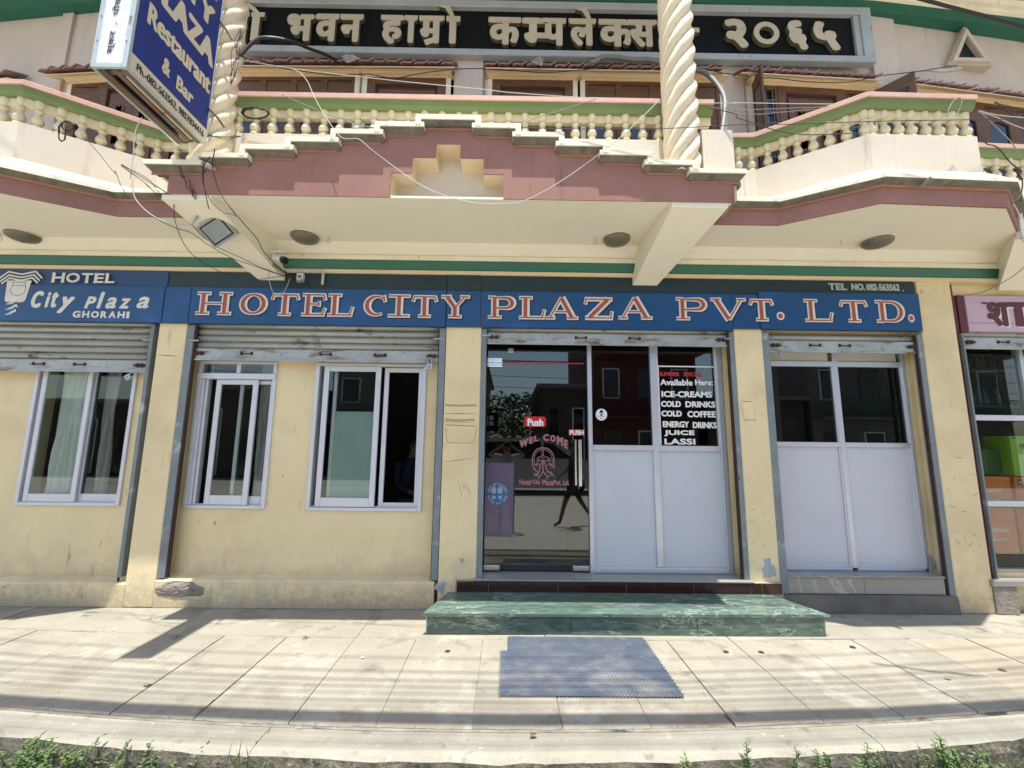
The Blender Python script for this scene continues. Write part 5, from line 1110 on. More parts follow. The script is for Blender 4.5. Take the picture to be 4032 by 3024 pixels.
# ================================================================== CEILING LAMPS, FLOODLIGHT, CAMERA, CONDUIT
def clamp_(x, y, label):
    l_ = empty('ceiling_lamp', label, 'ceiling lamp', (x,y,3.44), 'round lamps under the soffit')
    a = ob('lamp_shade', MB().lathe([(.128,-.012),(.125,-.030),(.108,-.050),(.075,-.066),(.035,-.075),(.006,-.078),(.006,-.086),(.001,-.087)], (0,0,0), 28), 'lampglass', None); a.parent = l_
    b_ = ob('rim', MB().lathe([(.110,0),(.133,-.003),(.133,-.0115),(.110,-.0115)], (0,0,0), 28), 'creamwhite', None); b_.parent = l_
clamp_(-1.955, 3.79, 'round lamp under the canopy, left of the cross shaped niche'); clamp_(1.005, 3.745, 'round lamp under the canopy beside the right bracket beam')
clamp_(3.46, 3.715, 'round lamp under the soffit of the right balcony bay'); clamp_(-4.68, 3.85, 'round lamp under the left balcony, at the left edge of the picture')
for x, y, s in ((-1.73,3.79,1),(.80,3.73,1),(3.11,3.71,0),(-4.88,3.84,1)):
    m = MB(); pts = [(x,y,3.44),(x,y,3.415)]+([(x+.018*sin(t*.8),y,3.40-.018*(1-cos(t*.8))) for t in range(8)] if s else [(x+.01,y,3.385)]); m.tube(pts, .0045, 6)
    tag(ob('ceiling_hook', m, 'pipew', None), {-1.73:'small bent hook under the canopy right of the left lamp', .80:'small hook under the canopy left of the right lamp', 3.11:'stub of a plastic pipe under the right balcony soffit', -4.88:'hook beside the lamp at the left edge'}[x], 'hook')
fl = empty('floodlight', 'grey floodlight hanging askew under the left bracket beam', 'floodlight', (-2.50,3.40,3.27))
m = MB(); m.box(-.115,.115,-.020,.02,-.10,.10); m.hexa([(-.06,.02,-.05),(.06,.02,-.05),(.06,.07,-.04),(-.06,.07,-.04),(-.06,.02,.05),(.06,.02,.05),(.06,.07,.04),(-.06,.07,.04)])
bo = ob('housing', m, 'flood', None); m = MB(); m.box(-.098,.098,-.024,-.0205,-.083,.083); gk = ob('gasket', m, 'black', None); m = MB(); m.box(-.085,.085,-.027,-.0245,-.071,.071); gl_ = ob('glass', m, 'floodg', None)
m = MB(); m.tube([(-.13,.0,.0),(-.13,.0,.13),(-.03,0,.165),(.03,0,.165),(.13,.0,.13),(.13,0,0)], .008, 6); yk = ob('bracket', m, 'flood', None)
for o in (bo, gk, gl_, yk): o.parent = fl; o.rotation_euler = (RD(40),RD(-33),RD(-6))
m = MB()
for k in range(-4,5): m.box(-.005,.005,.021,.052,-.085,.085); m.xf(Matrix.Translation((.011*k,0,0)), len(m.v)-8)
fn = ob('cooling_fins', m, 'flood', None); fn.parent = fl; fn.rotation_euler = bo.rotation_euler
cc = empty('cctv_camera', 'small white security camera under the left bracket beam', 'security camera', (-2.17,3.80,3.20))
m = MB(); m.tube([(-.07,.02,.03),(.035,-.02,-.015)], .030, 14); o = ob('camera_body', m, 'cctvw', None); o.parent = cc
m = MB(); m.tube([(.030,-.018,-.0125),(.062,-.031,-.027)], .034, 14); o = ob('camera_front', m, 'cctvb', None); o.parent = cc
m = MB(); m.box(-.12,.04,-.01,.03,.065,.08); m.tube([(-.08,.02,.07),(-.055,.015,.03)], .009, 6); o = ob('camera_bracket', m, 'cctvw', None); o.parent = cc
pb = empty('switch_box', 'white switch box on a conduit at the end of the left bracket beam', 'switch box', (-2.1,4.05,3.1))
ob('box_body', MB().bev(-2.13,-2.065,4.03,4.069,3.075,3.165,.004), 'cctvw', pb); m = MB(); m.box(-2.24,-1.86,4.035,4.06,3.172,3.200); m.box(-1.88,-1.862,4.035,4.06,3.05,3.1715); ob('conduit', m, 'pipew', pb)
m = MB(); m.box(-2.115,-2.08,4.0285,4.0295,3.11,3.14); ob('switch', m, 'pipe', pb)
sp = ob('drain_spout', MB().tube([(-2.395,3.139,3.66),(-2.41,3.06,3.645)], [.018,.018], 10), 'pipew', None); tag(sp, 'small white drain spout poking out of the left part of the canopy fascia', 'spout')
m = MB().tube([(3.27,3.09,3.56),(3.31,3.02,3.60)], [.008,.022], 8); tag(ob('drain_spout', m, 'pipe', None), 'dark spout on the edge of the right balcony bay', 'spout')

# ================================================================== CABLES
def smooth(pts, n=5):
    P = [Vector(p) for p in pts]; out = []
    for i in range(len(P)-1):
        p0, p1, p2, p3 = P[max(i-1,0)], P[i], P[i+1], P[min(i+2,len(P)-1)]
        for k in range(n):
            t = k/n; out.append(.5*((2*p1)+(-p0+p2)*t+(2*p0-5*p1+4*p2-p3)*t*t+(-p0+3*p1-3*p2+p3)*t**3))
    out.append(P[-1]); return out
def cable(pts, r, mat, label, group=None, name='cable', seg=5):
    return tag(ob(name, MB().tube(smooth(pts), r, seg), mat, None), label, 'cable', group)
CABLES = [
 ([(-2.368,3.25,4.815),(-2.318,3.267,4.922),(-2.26,3.283,5.017),(-2.172,3.3,5.05),(-2.109,3.4,5.141),(-2.081,3.575,5.29),(-2.039,3.75,5.421),(-1.983,3.925,5.539),(-1.905,4.1,5.629)],0.016,'wire','thick black twisted cable arching from the left column to the broken tile'),
 ([(0.834,4.0,5.58),(0.901,3.993,5.593),(0.968,3.986,5.63),(1.116,3.979,5.629),(1.29,3.971,5.594),(1.437,3.964,5.59),(1.569,3.957,5.555),(1.7,3.95,5.52),(1.942,3.9,5.414),(2.004,3.82,5.277),(2.057,3.74,5.071),(2.067,3.66,4.856),(2.024,3.58,4.622),(1.936,3.5,4.344)],0.024,'pipe','thick grey conduit bending down behind the right column'),
 ([(5.165,4.25,5.844),(4.969,4.242,5.798),(4.735,4.233,5.802),(4.602,4.225,5.765),(4.528,4.217,5.655),(4.511,4.208,5.465),(4.493,4.2,5.326)],0.02,'pipew','white conduit running from the triangular vent down the wall'),
 ([(-2.387,3.3,4.854),(-2.347,3.475,5.003),(-2.249,3.65,5.1),(-2.122,3.825,5.227),(-1.881,4.0,5.367),(-1.547,4.0,5.389),(-1.27,4.025,5.365),(-1.022,4.05,5.448),(-0.687,4.075,5.537),(-0.33,4.1,5.574),(-0.301,4.1,5.57),(0.018,4.083,5.541),(0.363,4.067,5.513),(0.636,4.05,5.521),(0.839,4.033,5.532),(0.974,4.017,5.564),(1.107,4.0,5.573)],0.006,'wire','thin black wire sagging past the tile hoods'),
 ([(2.021,4.0,5.538),(2.235,3.95,5.431),(2.445,3.9,5.349),(2.489,3.9,5.339),(2.571,3.913,5.415),(2.574,3.925,5.357),(2.789,3.938,5.358),(3.143,3.95,5.346),(3.571,3.962,5.359),(3.942,3.975,5.449),(4.386,3.987,5.526),(4.838,4.0,5.627)],0.006,'wire','thin black wire from the right column to the triangular vent'),
 ([(-2.289,3.2,4.716),(-2.103,3.2,4.677),(-1.885,3.2,4.645),(-1.344,3.2,4.589),(-0.804,3.2,4.533),(-0.265,3.2,4.483),(-0.038,3.2,4.46),(0.393,3.2,4.432),(0.715,3.2,4.412)],0.004,'wirewhite','straight pale wire from the left column to the middle rail'),
 ([(-1.885,3.2,4.645),(-1.801,3.17,4.58),(-1.713,3.14,4.463),(-1.625,3.11,4.307),(-1.538,3.08,4.144),(-1.422,3.05,3.975),(-1.332,3.02,3.864),(-1.194,3.0,3.84),(-1.099,3.0,3.762),(-0.949,3.0,3.639),(-0.727,3.0,3.475),(-0.51,3.0,3.371),(-0.261,3.0,3.318),(-0.066,3.0,3.314),(0.094,3.0,3.343),(0.343,3.0,3.474),(0.596,3.0,3.674),(0.855,3.0,3.898),(1.044,3.0,4.084),(1.167,3.0,4.217)],0.004,'wirewhite','pale wire drooping in a loop across the front of the stepped canopy'),
 ([(-1.888,3.1,4.305),(-1.696,3.1,4.216),(-1.484,3.1,4.128),(-1.274,3.1,4.053),(-1.119,3.1,4.022)],0.004,'wiregrey','slack wire across the left half of the middle balusters'),
 ([(-0.238,3.1,4.038),(0.07,3.1,4.072),(0.173,3.1,4.126),(0.38,3.1,4.199),(0.588,3.1,4.284),(0.693,3.1,4.315)],0.004,'wiregrey','slack wire climbing the right half of the middle balusters'),
 ([(-1.838,3.1,3.968),(-1.574,3.1,3.973),(-1.17,3.1,4.021),(-0.032,3.1,4.042),(0.274,3.075,4.014),(0.677,3.05,4.003),(1.176,3.025,3.997),(1.568,3.0,4.001),(1.781,3.0,4.012),(2.288,2.983,4.019),(2.897,2.967,4.045),(4.03,2.95,4.07)],0.004,'wire','long black wire crossing both balustrades'),
 ([(1.685,3.2,4.389),(1.872,3.15,4.345),(1.883,3.15,4.344),(2.304,3.125,4.327),(2.654,3.1,4.308)],0.004,'wirewhite','upper pale wire between the right column and the right balcony'),
 ([(1.672,3.2,4.346),(1.868,3.15,4.292),(1.88,3.15,4.287),(2.191,3.125,4.276),(2.608,3.1,4.281)],0.004,'wiregrey','second grey wire between the right column and the right balcony'),
 ([(1.672,3.2,4.346),(1.865,3.15,4.241),(1.875,3.15,4.217),(1.992,3.133,4.151),(2.096,3.117,4.091),(2.264,3.1,4.04),(2.421,3.083,4.015),(2.662,3.067,4.006),(2.818,3.05,4.007)],0.005,'wire','sagging black wire from the right column onto the right balusters'),
 ([(1.877,3.15,4.25),(2.03,3.133,4.229),(2.182,3.117,4.227),(2.497,3.1,4.257)],0.004,'wiregrey','lowest pale wire beside the right column'),
 ([(-3.572,3.2,4.0),(-3.498,3.2,3.921),(-3.377,3.2,3.808),(-3.252,3.2,3.652),(-3.192,3.15,3.629),(-3.066,3.117,3.454),(-2.94,3.083,3.346),(-2.779,3.05,3.217),(-2.595,3.05,3.11),(-2.562,3.2,3.141),(-2.521,3.35,3.114),(-2.426,3.5,3.066),(-2.29,3.6,3.044),(-2.2,3.8,3.053),(-2.196,4.0,3.113)],0.004,'wire','black wire running from the left balusters under the canopy to the switch box'),
 ([(-3.041,3.15,4.119),(-3.059,3.133,3.978),(-3.036,3.117,3.73),(-3.007,3.1,3.554),(-2.998,3.1,3.534),(-2.961,3.1,3.394),(-2.876,3.1,3.282),(-2.749,3.1,3.197),(-2.606,3.1,3.162),(-2.469,3.1,3.176),(-2.381,3.1,3.221)],0.005,'wirewhite','thick pale wire looping down from the left balustrade to the floodlight'),
 ([(-2.729,3.2,3.383),(-2.788,3.314,3.29),(-2.767,3.429,3.123),(-2.714,3.543,3.054),(-2.587,3.657,2.994),(-2.454,3.771,2.978),(-2.247,3.886,3.058),(-2.211,4.0,3.121)],0.004,'wire','black wire hanging lowest in front of the blue sign'),
 ([(-2.753,3.3,3.403),(-2.748,3.44,3.32),(-2.654,3.58,3.227),(-2.512,3.72,3.181),(-2.368,3.86,3.135),(-2.241,4.0,3.12)],0.004,'wire','black wire passing behind the floodlight'),
 ([(-2.935,3.5,3.533),(-2.808,3.625,3.362),(-2.678,3.75,3.266),(-2.539,3.875,3.192),(-2.27,4.0,3.12)],0.004,'wire','second black wire running beside the left bracket beam'),
 ([(-2.333,3.0,3.666),(-2.384,3.025,3.607),(-2.402,3.05,3.51),(-2.381,3.075,3.376),(-2.366,3.1,3.291)],0.005,'wire','black wire dropping from the canopy to the floodlight bracket'),
 ([(-2.371,3.0,3.652),(-2.386,3.014,3.574),(-2.375,3.029,3.459),(-2.334,3.043,3.356),(-2.277,3.057,3.279),(-2.226,3.071,3.245),(-2.165,3.086,3.242),(-2.15,3.1,3.231)],0.004,'wire','second black wire curling over the top of the floodlight'),
 ([(-2.3,3.0,3.73),(-2.328,3.025,3.621),(-2.308,3.05,3.499),(-2.268,3.075,3.403),(-2.179,3.1,3.281),(-2.208,3.3,3.279),(-2.208,3.475,3.237),(-2.241,3.65,3.21),(-2.221,3.825,3.145),(-2.211,4.0,3.113)],0.005,'wire','black wire following the left bracket beam down to the wall'),
 ([(-2.325,3.9,3.207),(-2.34,3.922,3.079),(-2.312,3.943,2.951),(-2.276,3.965,2.907),(-2.232,3.987,2.931),(-2.206,4.008,3.008),(-2.189,4.03,3.11)],0.005,'wirewhite','short white lead looping below the security camera'),
 ([(2.581,2.3,4.356),(2.718,2.267,4.257),(2.874,2.233,4.16),(3.175,2.2,4.022)],0.011,'wire','heavy power cable crossing the top right corner'),
 ([(3.864,3.1,4.272),(3.916,3.075,4.156),(3.965,3.05,4.042),(3.992,3.025,3.931),(4.04,3.0,3.754)],0.005,'wiregrey','grey wire falling steeply off the end of the right balcony'),
 ([(3.864,3.1,4.272),(3.946,3.05,4.194),(4.1,3.0,4.125)],0.004,'wirewhite','pale wire leaving the end of the right balcony to the right'),
 ([(3.862,3.1,4.26),(3.963,3.067,4.179),(4.038,3.033,4.088),(4.084,3.0,4.027)],0.004,'wirewhite','lower pale wire leaving the end of the right balcony'),
 ([(3.788,3.05,3.993),(3.815,3.037,3.914),(3.87,3.025,3.883),(3.938,3.013,3.75),(4.001,3.0,3.653),(3.954,3.0,3.683),(3.998,3.0,3.573),(3.956,3.0,3.441),(3.876,3.0,3.385)],0.006,'wire','black wire hanging round the corner of the right balcony'),
 ([(3.96,3.05,3.406),(3.989,3.05,3.329),(3.986,3.05,3.188),(3.993,3.05,3.091)],0.007,'wirewhite','white wire hanging in front of the pink beam at the right edge'),
 ([(4.726,3.6,3.179),(4.705,3.712,3.101),(4.639,3.825,3.029),(4.598,3.938,3.012),(4.501,4.05,3.031)],0.005,'wiregrey','slack wire drooping to the pink neighbour sign'),
 ([(3.736,3.12,4.408),(3.67,3.113,4.34),(3.607,3.107,4.249),(3.591,3.1,4.219)],0.005,'wiregrey','short tie looped over the right balcony rail'),
 ([(3.736,3.12,4.408),(3.75,3.113,4.378),(3.724,3.107,4.311),(3.672,3.1,4.22)],0.005,'wiregrey','other strand of the tie on the right balcony rail'),
]
for P_, r_, m_, l_ in CABLES:
    if r_ < .008: r_ *= .75
    P_ = [P_[0]]+[(a+random.uniform(-.006,.006),b,c+random.uniform(-.006,.006)) for a,b,c in P_[1:-1]]+[P_[-1]]
    cable(P_, r_, m_, l_, 'cables strung along the balconies')
def coil(c, R_, rz, n, label, tilt=.5, r=.004, mat='wire', seed=1):
    rnd = random.Random(seed); pts = []
    for k in range(n*14):
        a = 2*pi*k/14; q = 1+rnd.uniform(-.04,.04)+.06*sin(k*.23); pts.append((c[0]+R_*q*cos(a), c[1]-.01-.02*sin(a)*tilt+rnd.uniform(-.008,.008), c[2]+rz*q*sin(a)))
    tag(ob('cable_coil', MB().tube(pts, r, 5), mat, None), label, 'cable coil')
coil((-2.05,3.06,4.09), .105, .040, 9, 'flat coil of black cable lying on the white steps beside the left column')
coil((-3.62,3.15,4.02), .050, .035, 5, 'small tangle of black wire tied to a left baluster', seed=4)
coil((-3.60,3.10,3.93), .03, .075, 2, 'loose wire loop hanging below the tangle on the left balcony', seed=6)


# loose bundle and tangles round the left column and under the canopy
rnd = random.Random(31)
def tangle(a, b, n, amp, label0, r=.0022, mat='wire', segs=7):
    a = Vector(a); b = Vector(b)
    for k in range(n):
        pts = [a+(b-a)*(i/segs)+Vector((rnd.uniform(-amp,amp),rnd.uniform(-amp*.4,amp*.4),rnd.uniform(-amp,amp)))*(0.2+sin(pi*i/segs)) for i in range(segs+1)]
        cable(pts, r, mat, label0 % ['first','second','third','fourth','fifth','sixth','seventh'][k], 'cables strung along the balconies')
tangle((-2.33,3.16,4.98), (-2.34,3.14,4.42), 6, .030, '%s loose wire of the bundle hanging on the right side of the left column')
tangle((-2.60,3.05,3.62), (-2.52,3.16,3.40), 4, .025, '%s short wire in the tangle above the floodlight')
tangle((-3.05,3.05,3.62), (-2.20,3.98,3.14), 5, .045, '%s thin wire sagging beside the left bracket beam', segs=9)
tangle((-2.20,4.0,3.10), (-1.98,4.02,3.03), 4, .03, '%s fine wire end hanging from the switch box', r=.0018)
tangle((4.02,3.10,4.35), (4.55,3.0,3.70), 4, .06, '%s wire in the tangle at the end of the right balcony', segs=9)
tangle((-2.25,3.2,4.0), (-2.7,3.1,3.86), 3, .03, '%s twisted wire lying along the foot of the left column')

for x, z, r_ in ((-1.76,5.640,.085),(.28,5.645,.06)):
    blob('broken_plaster', x, 4.03, z-.04, r_, .042, 'plasterpatch', seed=int(abs(x)*40), depth=.06, amp=.2)
# ================================================================== NEXT SHOP INTERIOR
nf = empty('shop_front', None, None, parent=bd); nf['label'] = 'aluminium shop front of the neighbouring shop'
for n_, a, b, c, d in (('rail',4.60,7.5,1.785,1.84),('rail',4.60,7.5,.935,.99),('rail',4.60,7.5,.30,.345),): al(n_, a, b, 4.245, 4.30, c, d, mat='aluw', parent=nf)
al('post', 5.30, 5.345, 4.240, 4.31, 1.8405, 2.62, parent=nf)
for c, d in ((.3455,.9345),(.9905,1.7845),(1.8405,2.62)): ob('pane', MB().box(4.61,7.49,4.268,4.274,c,d), 'glass', nf)
ob('step_block', MB().bev(4.47,7.5,4.05,4.43,.245,.298,.004), 'marblewhite', bd); ob('step_block', MB().bev(4.485,4.70,4.06,4.43,0,.244,.004), 'rubble', bd); ob('step_block', MB().bev(4.7,7.5,4.20,4.43,0,.244,.004), 'cement', bd)
def carton(x0, x1, y0, z0, z1, label, mats, texts, group=None, d=.3):
    q = 4.375/4.6; x0, x1, y0 = x0*q, x1*q, y0*q; ZM = lambda z: (z-1.49)*q+1.49; z0, z1 = ZM(z0), ZM(z1); d *= .8
    texts = [(s, ((r_[0]*q,r_[1]*q,ZM(r_[2]),r_[3]*q) if s == 'o' else (r_[0]*q,r_[1]*q,ZM(r_[2]),ZM(r_[3]))), mt) for s, r_, mt in texts]
    c = empty('carton', label, 'box', ((x0+x1)/2,y0,z0), group)
    ob('carton_body', MB().bev(x0,x1,y0,y0+d,z0,z1,.004), mats[0], c); Fc = FR(y0-.0005)
    for s, r_, mt in texts:
        m = MB()
        if s == 'o': 
            for k in range(2): disc(m, (r_[0]+k*(r_[1]-r_[0]),r_[2]), r_[3], r_[3], Fc, .001, 16)
            ob('badge', m, mt, c)
        elif s == '#': polyf(m, [(r_[0],r_[2]),(r_[1],r_[2]),(r_[1],r_[3]),(r_[0],r_[3])], Fc, .0008); ob('printed_patch', m, mt, c)
        else: put_text(m, s, r_, Fc, .0012, .15); ob('print', m, mt, c)
    return c
CG = 'orange cartons behind the neighbouring shop window'
carton(4.80,5.415,4.60,.40,.88,'large orange carton at the bottom of the neighbour shop window',['orange'],[('POWERZONE',(4.98,5.325,.625,.668),'lwhite'),('200',(5.12,5.18,.575,.60),'lwhite'),('INVERTER BATTERY'[:0]+'TUBULAR BATTERY',(5.10,5.30,.535,.565),'lwhite'),('o',(5.33,5.385,.44,.022),'gold'),('o',(5.29,5.345,.835,.018),'gold')],CG)
carton(5.44,5.95,4.60,.40,.88,'orange carton standing beside the large bottom one',['orange2'],[('o',(5.5,5.56,.44,.022),'gold')],CG)
carton(4.86,5.425,4.60,.93,1.205,'orange carton lying on the second level',['orange'],[('POWERZONE',(4.99,5.31,1.035,1.072),'lwhite'),('200',(5.11,5.16,.985,1.005),'lwhite'),('TUBULAR',(5.11,5.29,.955,.98),'lwhite')],CG)
carton(5.47,5.95,4.60,.93,1.205,'orange carton with a black numbered patch, right on the second level',['orange'],[('#',(5.505,5.55,1.12,1.175),'lnavy'),('54',(5.513,5.543,1.13,1.165),'lwhite'),('PO',(5.55,5.6,1.03,1.06),'lwhite')],CG)
carton(4.93,5.135,4.58,1.215,1.60,'narrow upright orange carton beside the pillar',['orange2'],[('o',(5.10,5.11,1.29,.018),'gold')],CG)
carton(5.44,5.85,4.56,1.215,1.64,'lime green carton behind the neighbour shop window',['lime'],[('AMA',(5.53,5.66,1.515,1.56),'ink'),('#',(5.56,5.66,1.46,1.485),'lwhite'),('#',(5.56,5.66,1.41,1.44),'lwhite'),('AMARON',(5.46,5.52,1.61,1.625),'ink')])
carton(5.17,5.43,4.66,1.215,1.50,'dark green carton between the orange and the lime ones',[pm('moss_green_card',(.045,.11,.012),.6,.3,6)],[])
tag(ob('display_platform', MB().box(4.62,7.4,4.34,4.75,.262,.450), 'furniture', None), 'dark plinth under the orange cartons', 'plinth')
for z in (.913,1.95,2.35): tag(ob('display_shelf', MB().box(4.62,7.4,4.33 if z < 1 else 4.55,5.0,z,z+.018), 'furniture', None), {.913:'shelf carrying the upper row of orange cartons',1.95:'shelf above the lime carton',2.35:'highest shelf in the neighbouring shop'}[z], 'shelf')
rnd = random.Random(21); GJ = 'dim bottles on the shelves of the neighbouring shop'
jar0 = None
for z in (1.97,2.37):
    for k in range(9):
        x = 4.75+k*.10+rnd.uniform(-.01,.01)
        if jar0 is None:
            jar0 = ob('bottle', MB().lathe([(.030,0),(.034,.01),(.034,.12),(.014,.17),(.014,.20)], (0,0,0), 10), pm('dim_bottle_glass',(.03,.06,.05),.3,.2,9), None); tag(jar0, 'first bottle from the pillar on the lower shelf of the neighbouring shop', 'bottle', GJ); jar0.location = (x,4.7,z+.001)
        else:
            j_ = dup(jar0, None, (x,4.7+rnd.uniform(0,.05),z+.001)); j_['label'] = '%s bottle from the pillar on the %s shelf of the neighbouring shop' % (['first','second','third','fourth','fifth','sixth','seventh','eighth','ninth'][k], 'lower' if z < 2 else 'upper')
# interior of the restaurant: table, chairs, sitting man
def body(name, joints, edges, root, mats, cut, label=None, parent=None, sub=2):
    me = bpy.data.meshes.new(name); ks = list(joints); idx = {k:i for i,k in enumerate(ks)}
    me.from_pydata([joints[k][0] for k in ks], [(idx[a],idx[b]) for a,b in edges], []); o = bpy.data.objects.new(name, me); COL.objects.link(o)
    o.modifiers.new('s','SKIN'); sv = me.skin_vertices[0].data
    for k in ks:
        r_ = joints[k][1]; sv[idx[k]].radius = (r_,r_) if not isinstance(r_,tuple) else r_; sv[idx[k]].use_root = (k == root)
    sm = o.modifiers.new('u','SUBSURF'); sm.levels = sub; sm.render_levels = sub
    dg = bpy.context.evaluated_depsgraph_get(); me2 = bpy.data.meshes.new_from_object(o.evaluated_get(dg)); bpy.data.objects.remove(o)
    o = bpy.data.objects.new(name, me2); COL.objects.link(o)
    for m_ in mats: me2.materials.append(M[m_])
    for p in me2.polygons: p.use_smooth = True; p.material_index = cut(p.center)
    if parent: o.parent = parent
    return o
def fingers(J, E, hand, base, d, side):
    """five short chains rooted in the palm; d = direction of the hand, side = across the palm"""
    d = Vector(d).normalized(); s = Vector(side).normalized(); b = Vector(base)
    for i, (o_, L_) in enumerate(((-.030,.062),(-.010,.075),(.010,.080),(.028,.070))):
        a = b+s*o_+d*.045; J[hand+'f%da'%i] = (tuple(a), .010); J[hand+'f%db'%i] = (tuple(a+d*L_*.5+Vector((0,0,-.004))), .009); J[hand+'f%dc'%i] = (tuple(a+d*L_+Vector((0,0,-.016))), .007)
        E += [(hand,hand+'f%da'%i),(hand+'f%da'%i,hand+'f%db'%i),(hand+'f%db'%i,hand+'f%dc'%i)]
    a = b-s*.035+d*.01; J[hand+'ta'] = (tuple(a), .011); J[hand+'tb'] = (tuple(a-s*.022+d*.035), .009); E += [(hand,hand+'ta'),(hand+'ta',hand+'tb')]
def head(parent, c, face, hairm='hair'):
    """face features and hair cap on the skinned head"""
    f = Vector(face).normalized(); s = Vector((-f.y,f.x,0)); m = MB(); c = Vector(c)
    def sph(p, r_, sc=(1,1,1), seg=10):
        k0 = len(m.v); V = []; F = []
        for i in range(7):
            a = pi*i/6
            for j in range(seg): V.append((p[0]+r_*sc[0]*sin(a)*cos(2*pi*j/seg), p[1]+r_*sc[1]*sin(a)*sin(2*pi*j/seg), p[2]+r_*sc[2]*cos(a)))
        for i in range(6):
            for j in range(seg): F.append((i*seg+j, i*seg+(j+1)%seg, (i+1)*seg+(j+1)%seg, (i+1)*seg+j))
        m.add(V, F, True)
    sph(c-f*.022+Vector((0,0,.032)), .098, (.95,1.,1.)); ob('hair', m, hairm, parent)
    m = MB()
    for t in (-1,1): sph(c+f*.088+s*.032*t+Vector((0,0,.0)), .011)
    ob('eyes', m, 'black', parent)
    m = MB(); n0 = c+f*.10; m.add([n0+Vector((0,0,.012)), n0+s*.016-Vector((0,0,.030))-f*.012, n0-s*.016-Vector((0,0,.030))-f*.012, n0+f*.024-Vector((0,0,.026))], [(0,1,3),(0,3,2),(1,2,3),(0,2,1)]); ob('nose', m, 'skin', parent)
    m = MB(); sph(c+f*.086-Vector((0,0,.052)), .022, (1,1,.28)); ob('mouth', m, 'lred', parent)
    m = MB(); [sph(c+s*.098*t-f*.01-Vector((0,0,.008)), .022, (.6,.6,1.2)) for t in (-1,1)]; ob('ears', m, 'skin', parent)
# --- sitting man behind the right sliding window
man = empty('person', 'man in a dark shirt sitting indoors behind the open half of the right sliding window', 'person', (-1.02,4.75,.26))
J = {'pel':((-.98,4.85,.72),(.15,.12)),'waist':((-.97,4.83,.92),(.13,.10)),'chest':((-.99,4.77,1.14),(.155,.11)),'neck':((-1.0,4.72,1.27),.060),'jaw':((-.985,4.66,1.355),(.078,.085)),'head':((-.985,4.665,1.43),(.098,.112)),'top':((-.985,4.69,1.505),(.075,.085)),
 'ls':((-1.16,4.79,1.24),.058),'le':((-1.20,4.74,.98),.044),'lw':((-1.06,4.58,.90),.03),'lh':((-1.0,4.54,.91),(.036,.02)),'rs':((-.82,4.77,1.24),.058),'re':((-.76,4.70,.99),.044),'rw':((-.86,4.56,.90),.03),'rh':((-.92,4.53,.91),(.036,.02)),
 'lk':((-1.10,4.62,.74),.066),'la':((-1.10,4.64,.34),.04),'lt':((-1.10,4.53,.30),.034),'rk':((-.86,4.60,.74),.066),'ra':((-.86,4.63,.34),.04),'rtt':((-.86,4.52,.30),.034),'lhip':((-1.07,4.82,.72),.088),'rhip':((-.89,4.82,.72),.088)}
E_ = [('pel','waist'),('waist','chest'),('chest','neck'),('neck','jaw'),('jaw','head'),('head','top'),('chest','ls'),('ls','le'),('le','lw'),('lw','lh'),('chest','rs'),('rs','re'),('re','rw'),('rw','rh'),('pel','lhip'),('pel','rhip'),('lhip','lk'),('lk','la'),('la','lt'),('rhip','rk'),('rk','ra'),('ra','rtt')]
fingers(J, E_, 'lh', (-1.0,4.54,.91), (1,-.5,0), (0,1,0)); fingers(J, E_, 'rh', (-.92,4.53,.91), (-.6,-1,0), (-1,.3,0))
J = {k:((v[0][0]+1.02-1.02,v[0][1],v[0][2]),v[1]) for k,v in J.items()}
body('body', {k:((v[0][0]+1.02,v[0][1]-4.75,v[0][2]-.26),v[1]) for k,v in J.items()}, E_, 'pel', ['skin','shirtd','trousers'],
     lambda c: 0 if (c.z > 1.06 or (c.z < .70 and c.z > .6 and c.y < -.13) ) else (1 if c.z > .52 else 2), parent=man)
head(man, (-.985,4.668,1.43), (.3,-1,0)); man.location = (-1.20,5.20,.26); man.rotation_euler = (0,0,RD(58))
tag(ob('dining_table', MB().box(-1.22,-.62,4.86,5.22,.84,.87).box(-1.20,-1.16,4.88,4.92,.261,.839).box(-.70,-.66,4.88,4.92,.261,.839), 'furniture', None), 'dark table indoors under the hands of the sitting man', 'table')
tag(ob('stool', MB().box(-1.44,-1.08,5.05,5.42,.60,.64).box(-1.42,-1.38,5.08,5.12,.261,.599).box(-1.14,-1.10,5.08,5.12,.261,.599).box(-1.28,-1.24,5.36,5.40,.261,.599), 'furniture', None), 'dark stool under the sitting man', 'stool')
for k, (x, y) in enumerate(((.4,5.6),(1.5,5.4),(1.9,6.2),(3.2,5.6))):
    t_ = empty('dining_table', ['table seen dimly through the glass door','table behind the middle pane','far table behind the menu pane','table behind the right shop front'][k], 'table', (x,y,.26), 'tables inside the restaurant')
    ob('tabletop', MB().bev(x-.4,x+.4,y-.3,y+.3,.98,1.01,.005), 'furniture', t_)
    for dx in (-.35,.33):
        for dy in (-.26,.24): ob('leg', MB().box(x+dx,x+dx+.03,y+dy,y+dy+.03,.261,.979), 'furniture', t_)

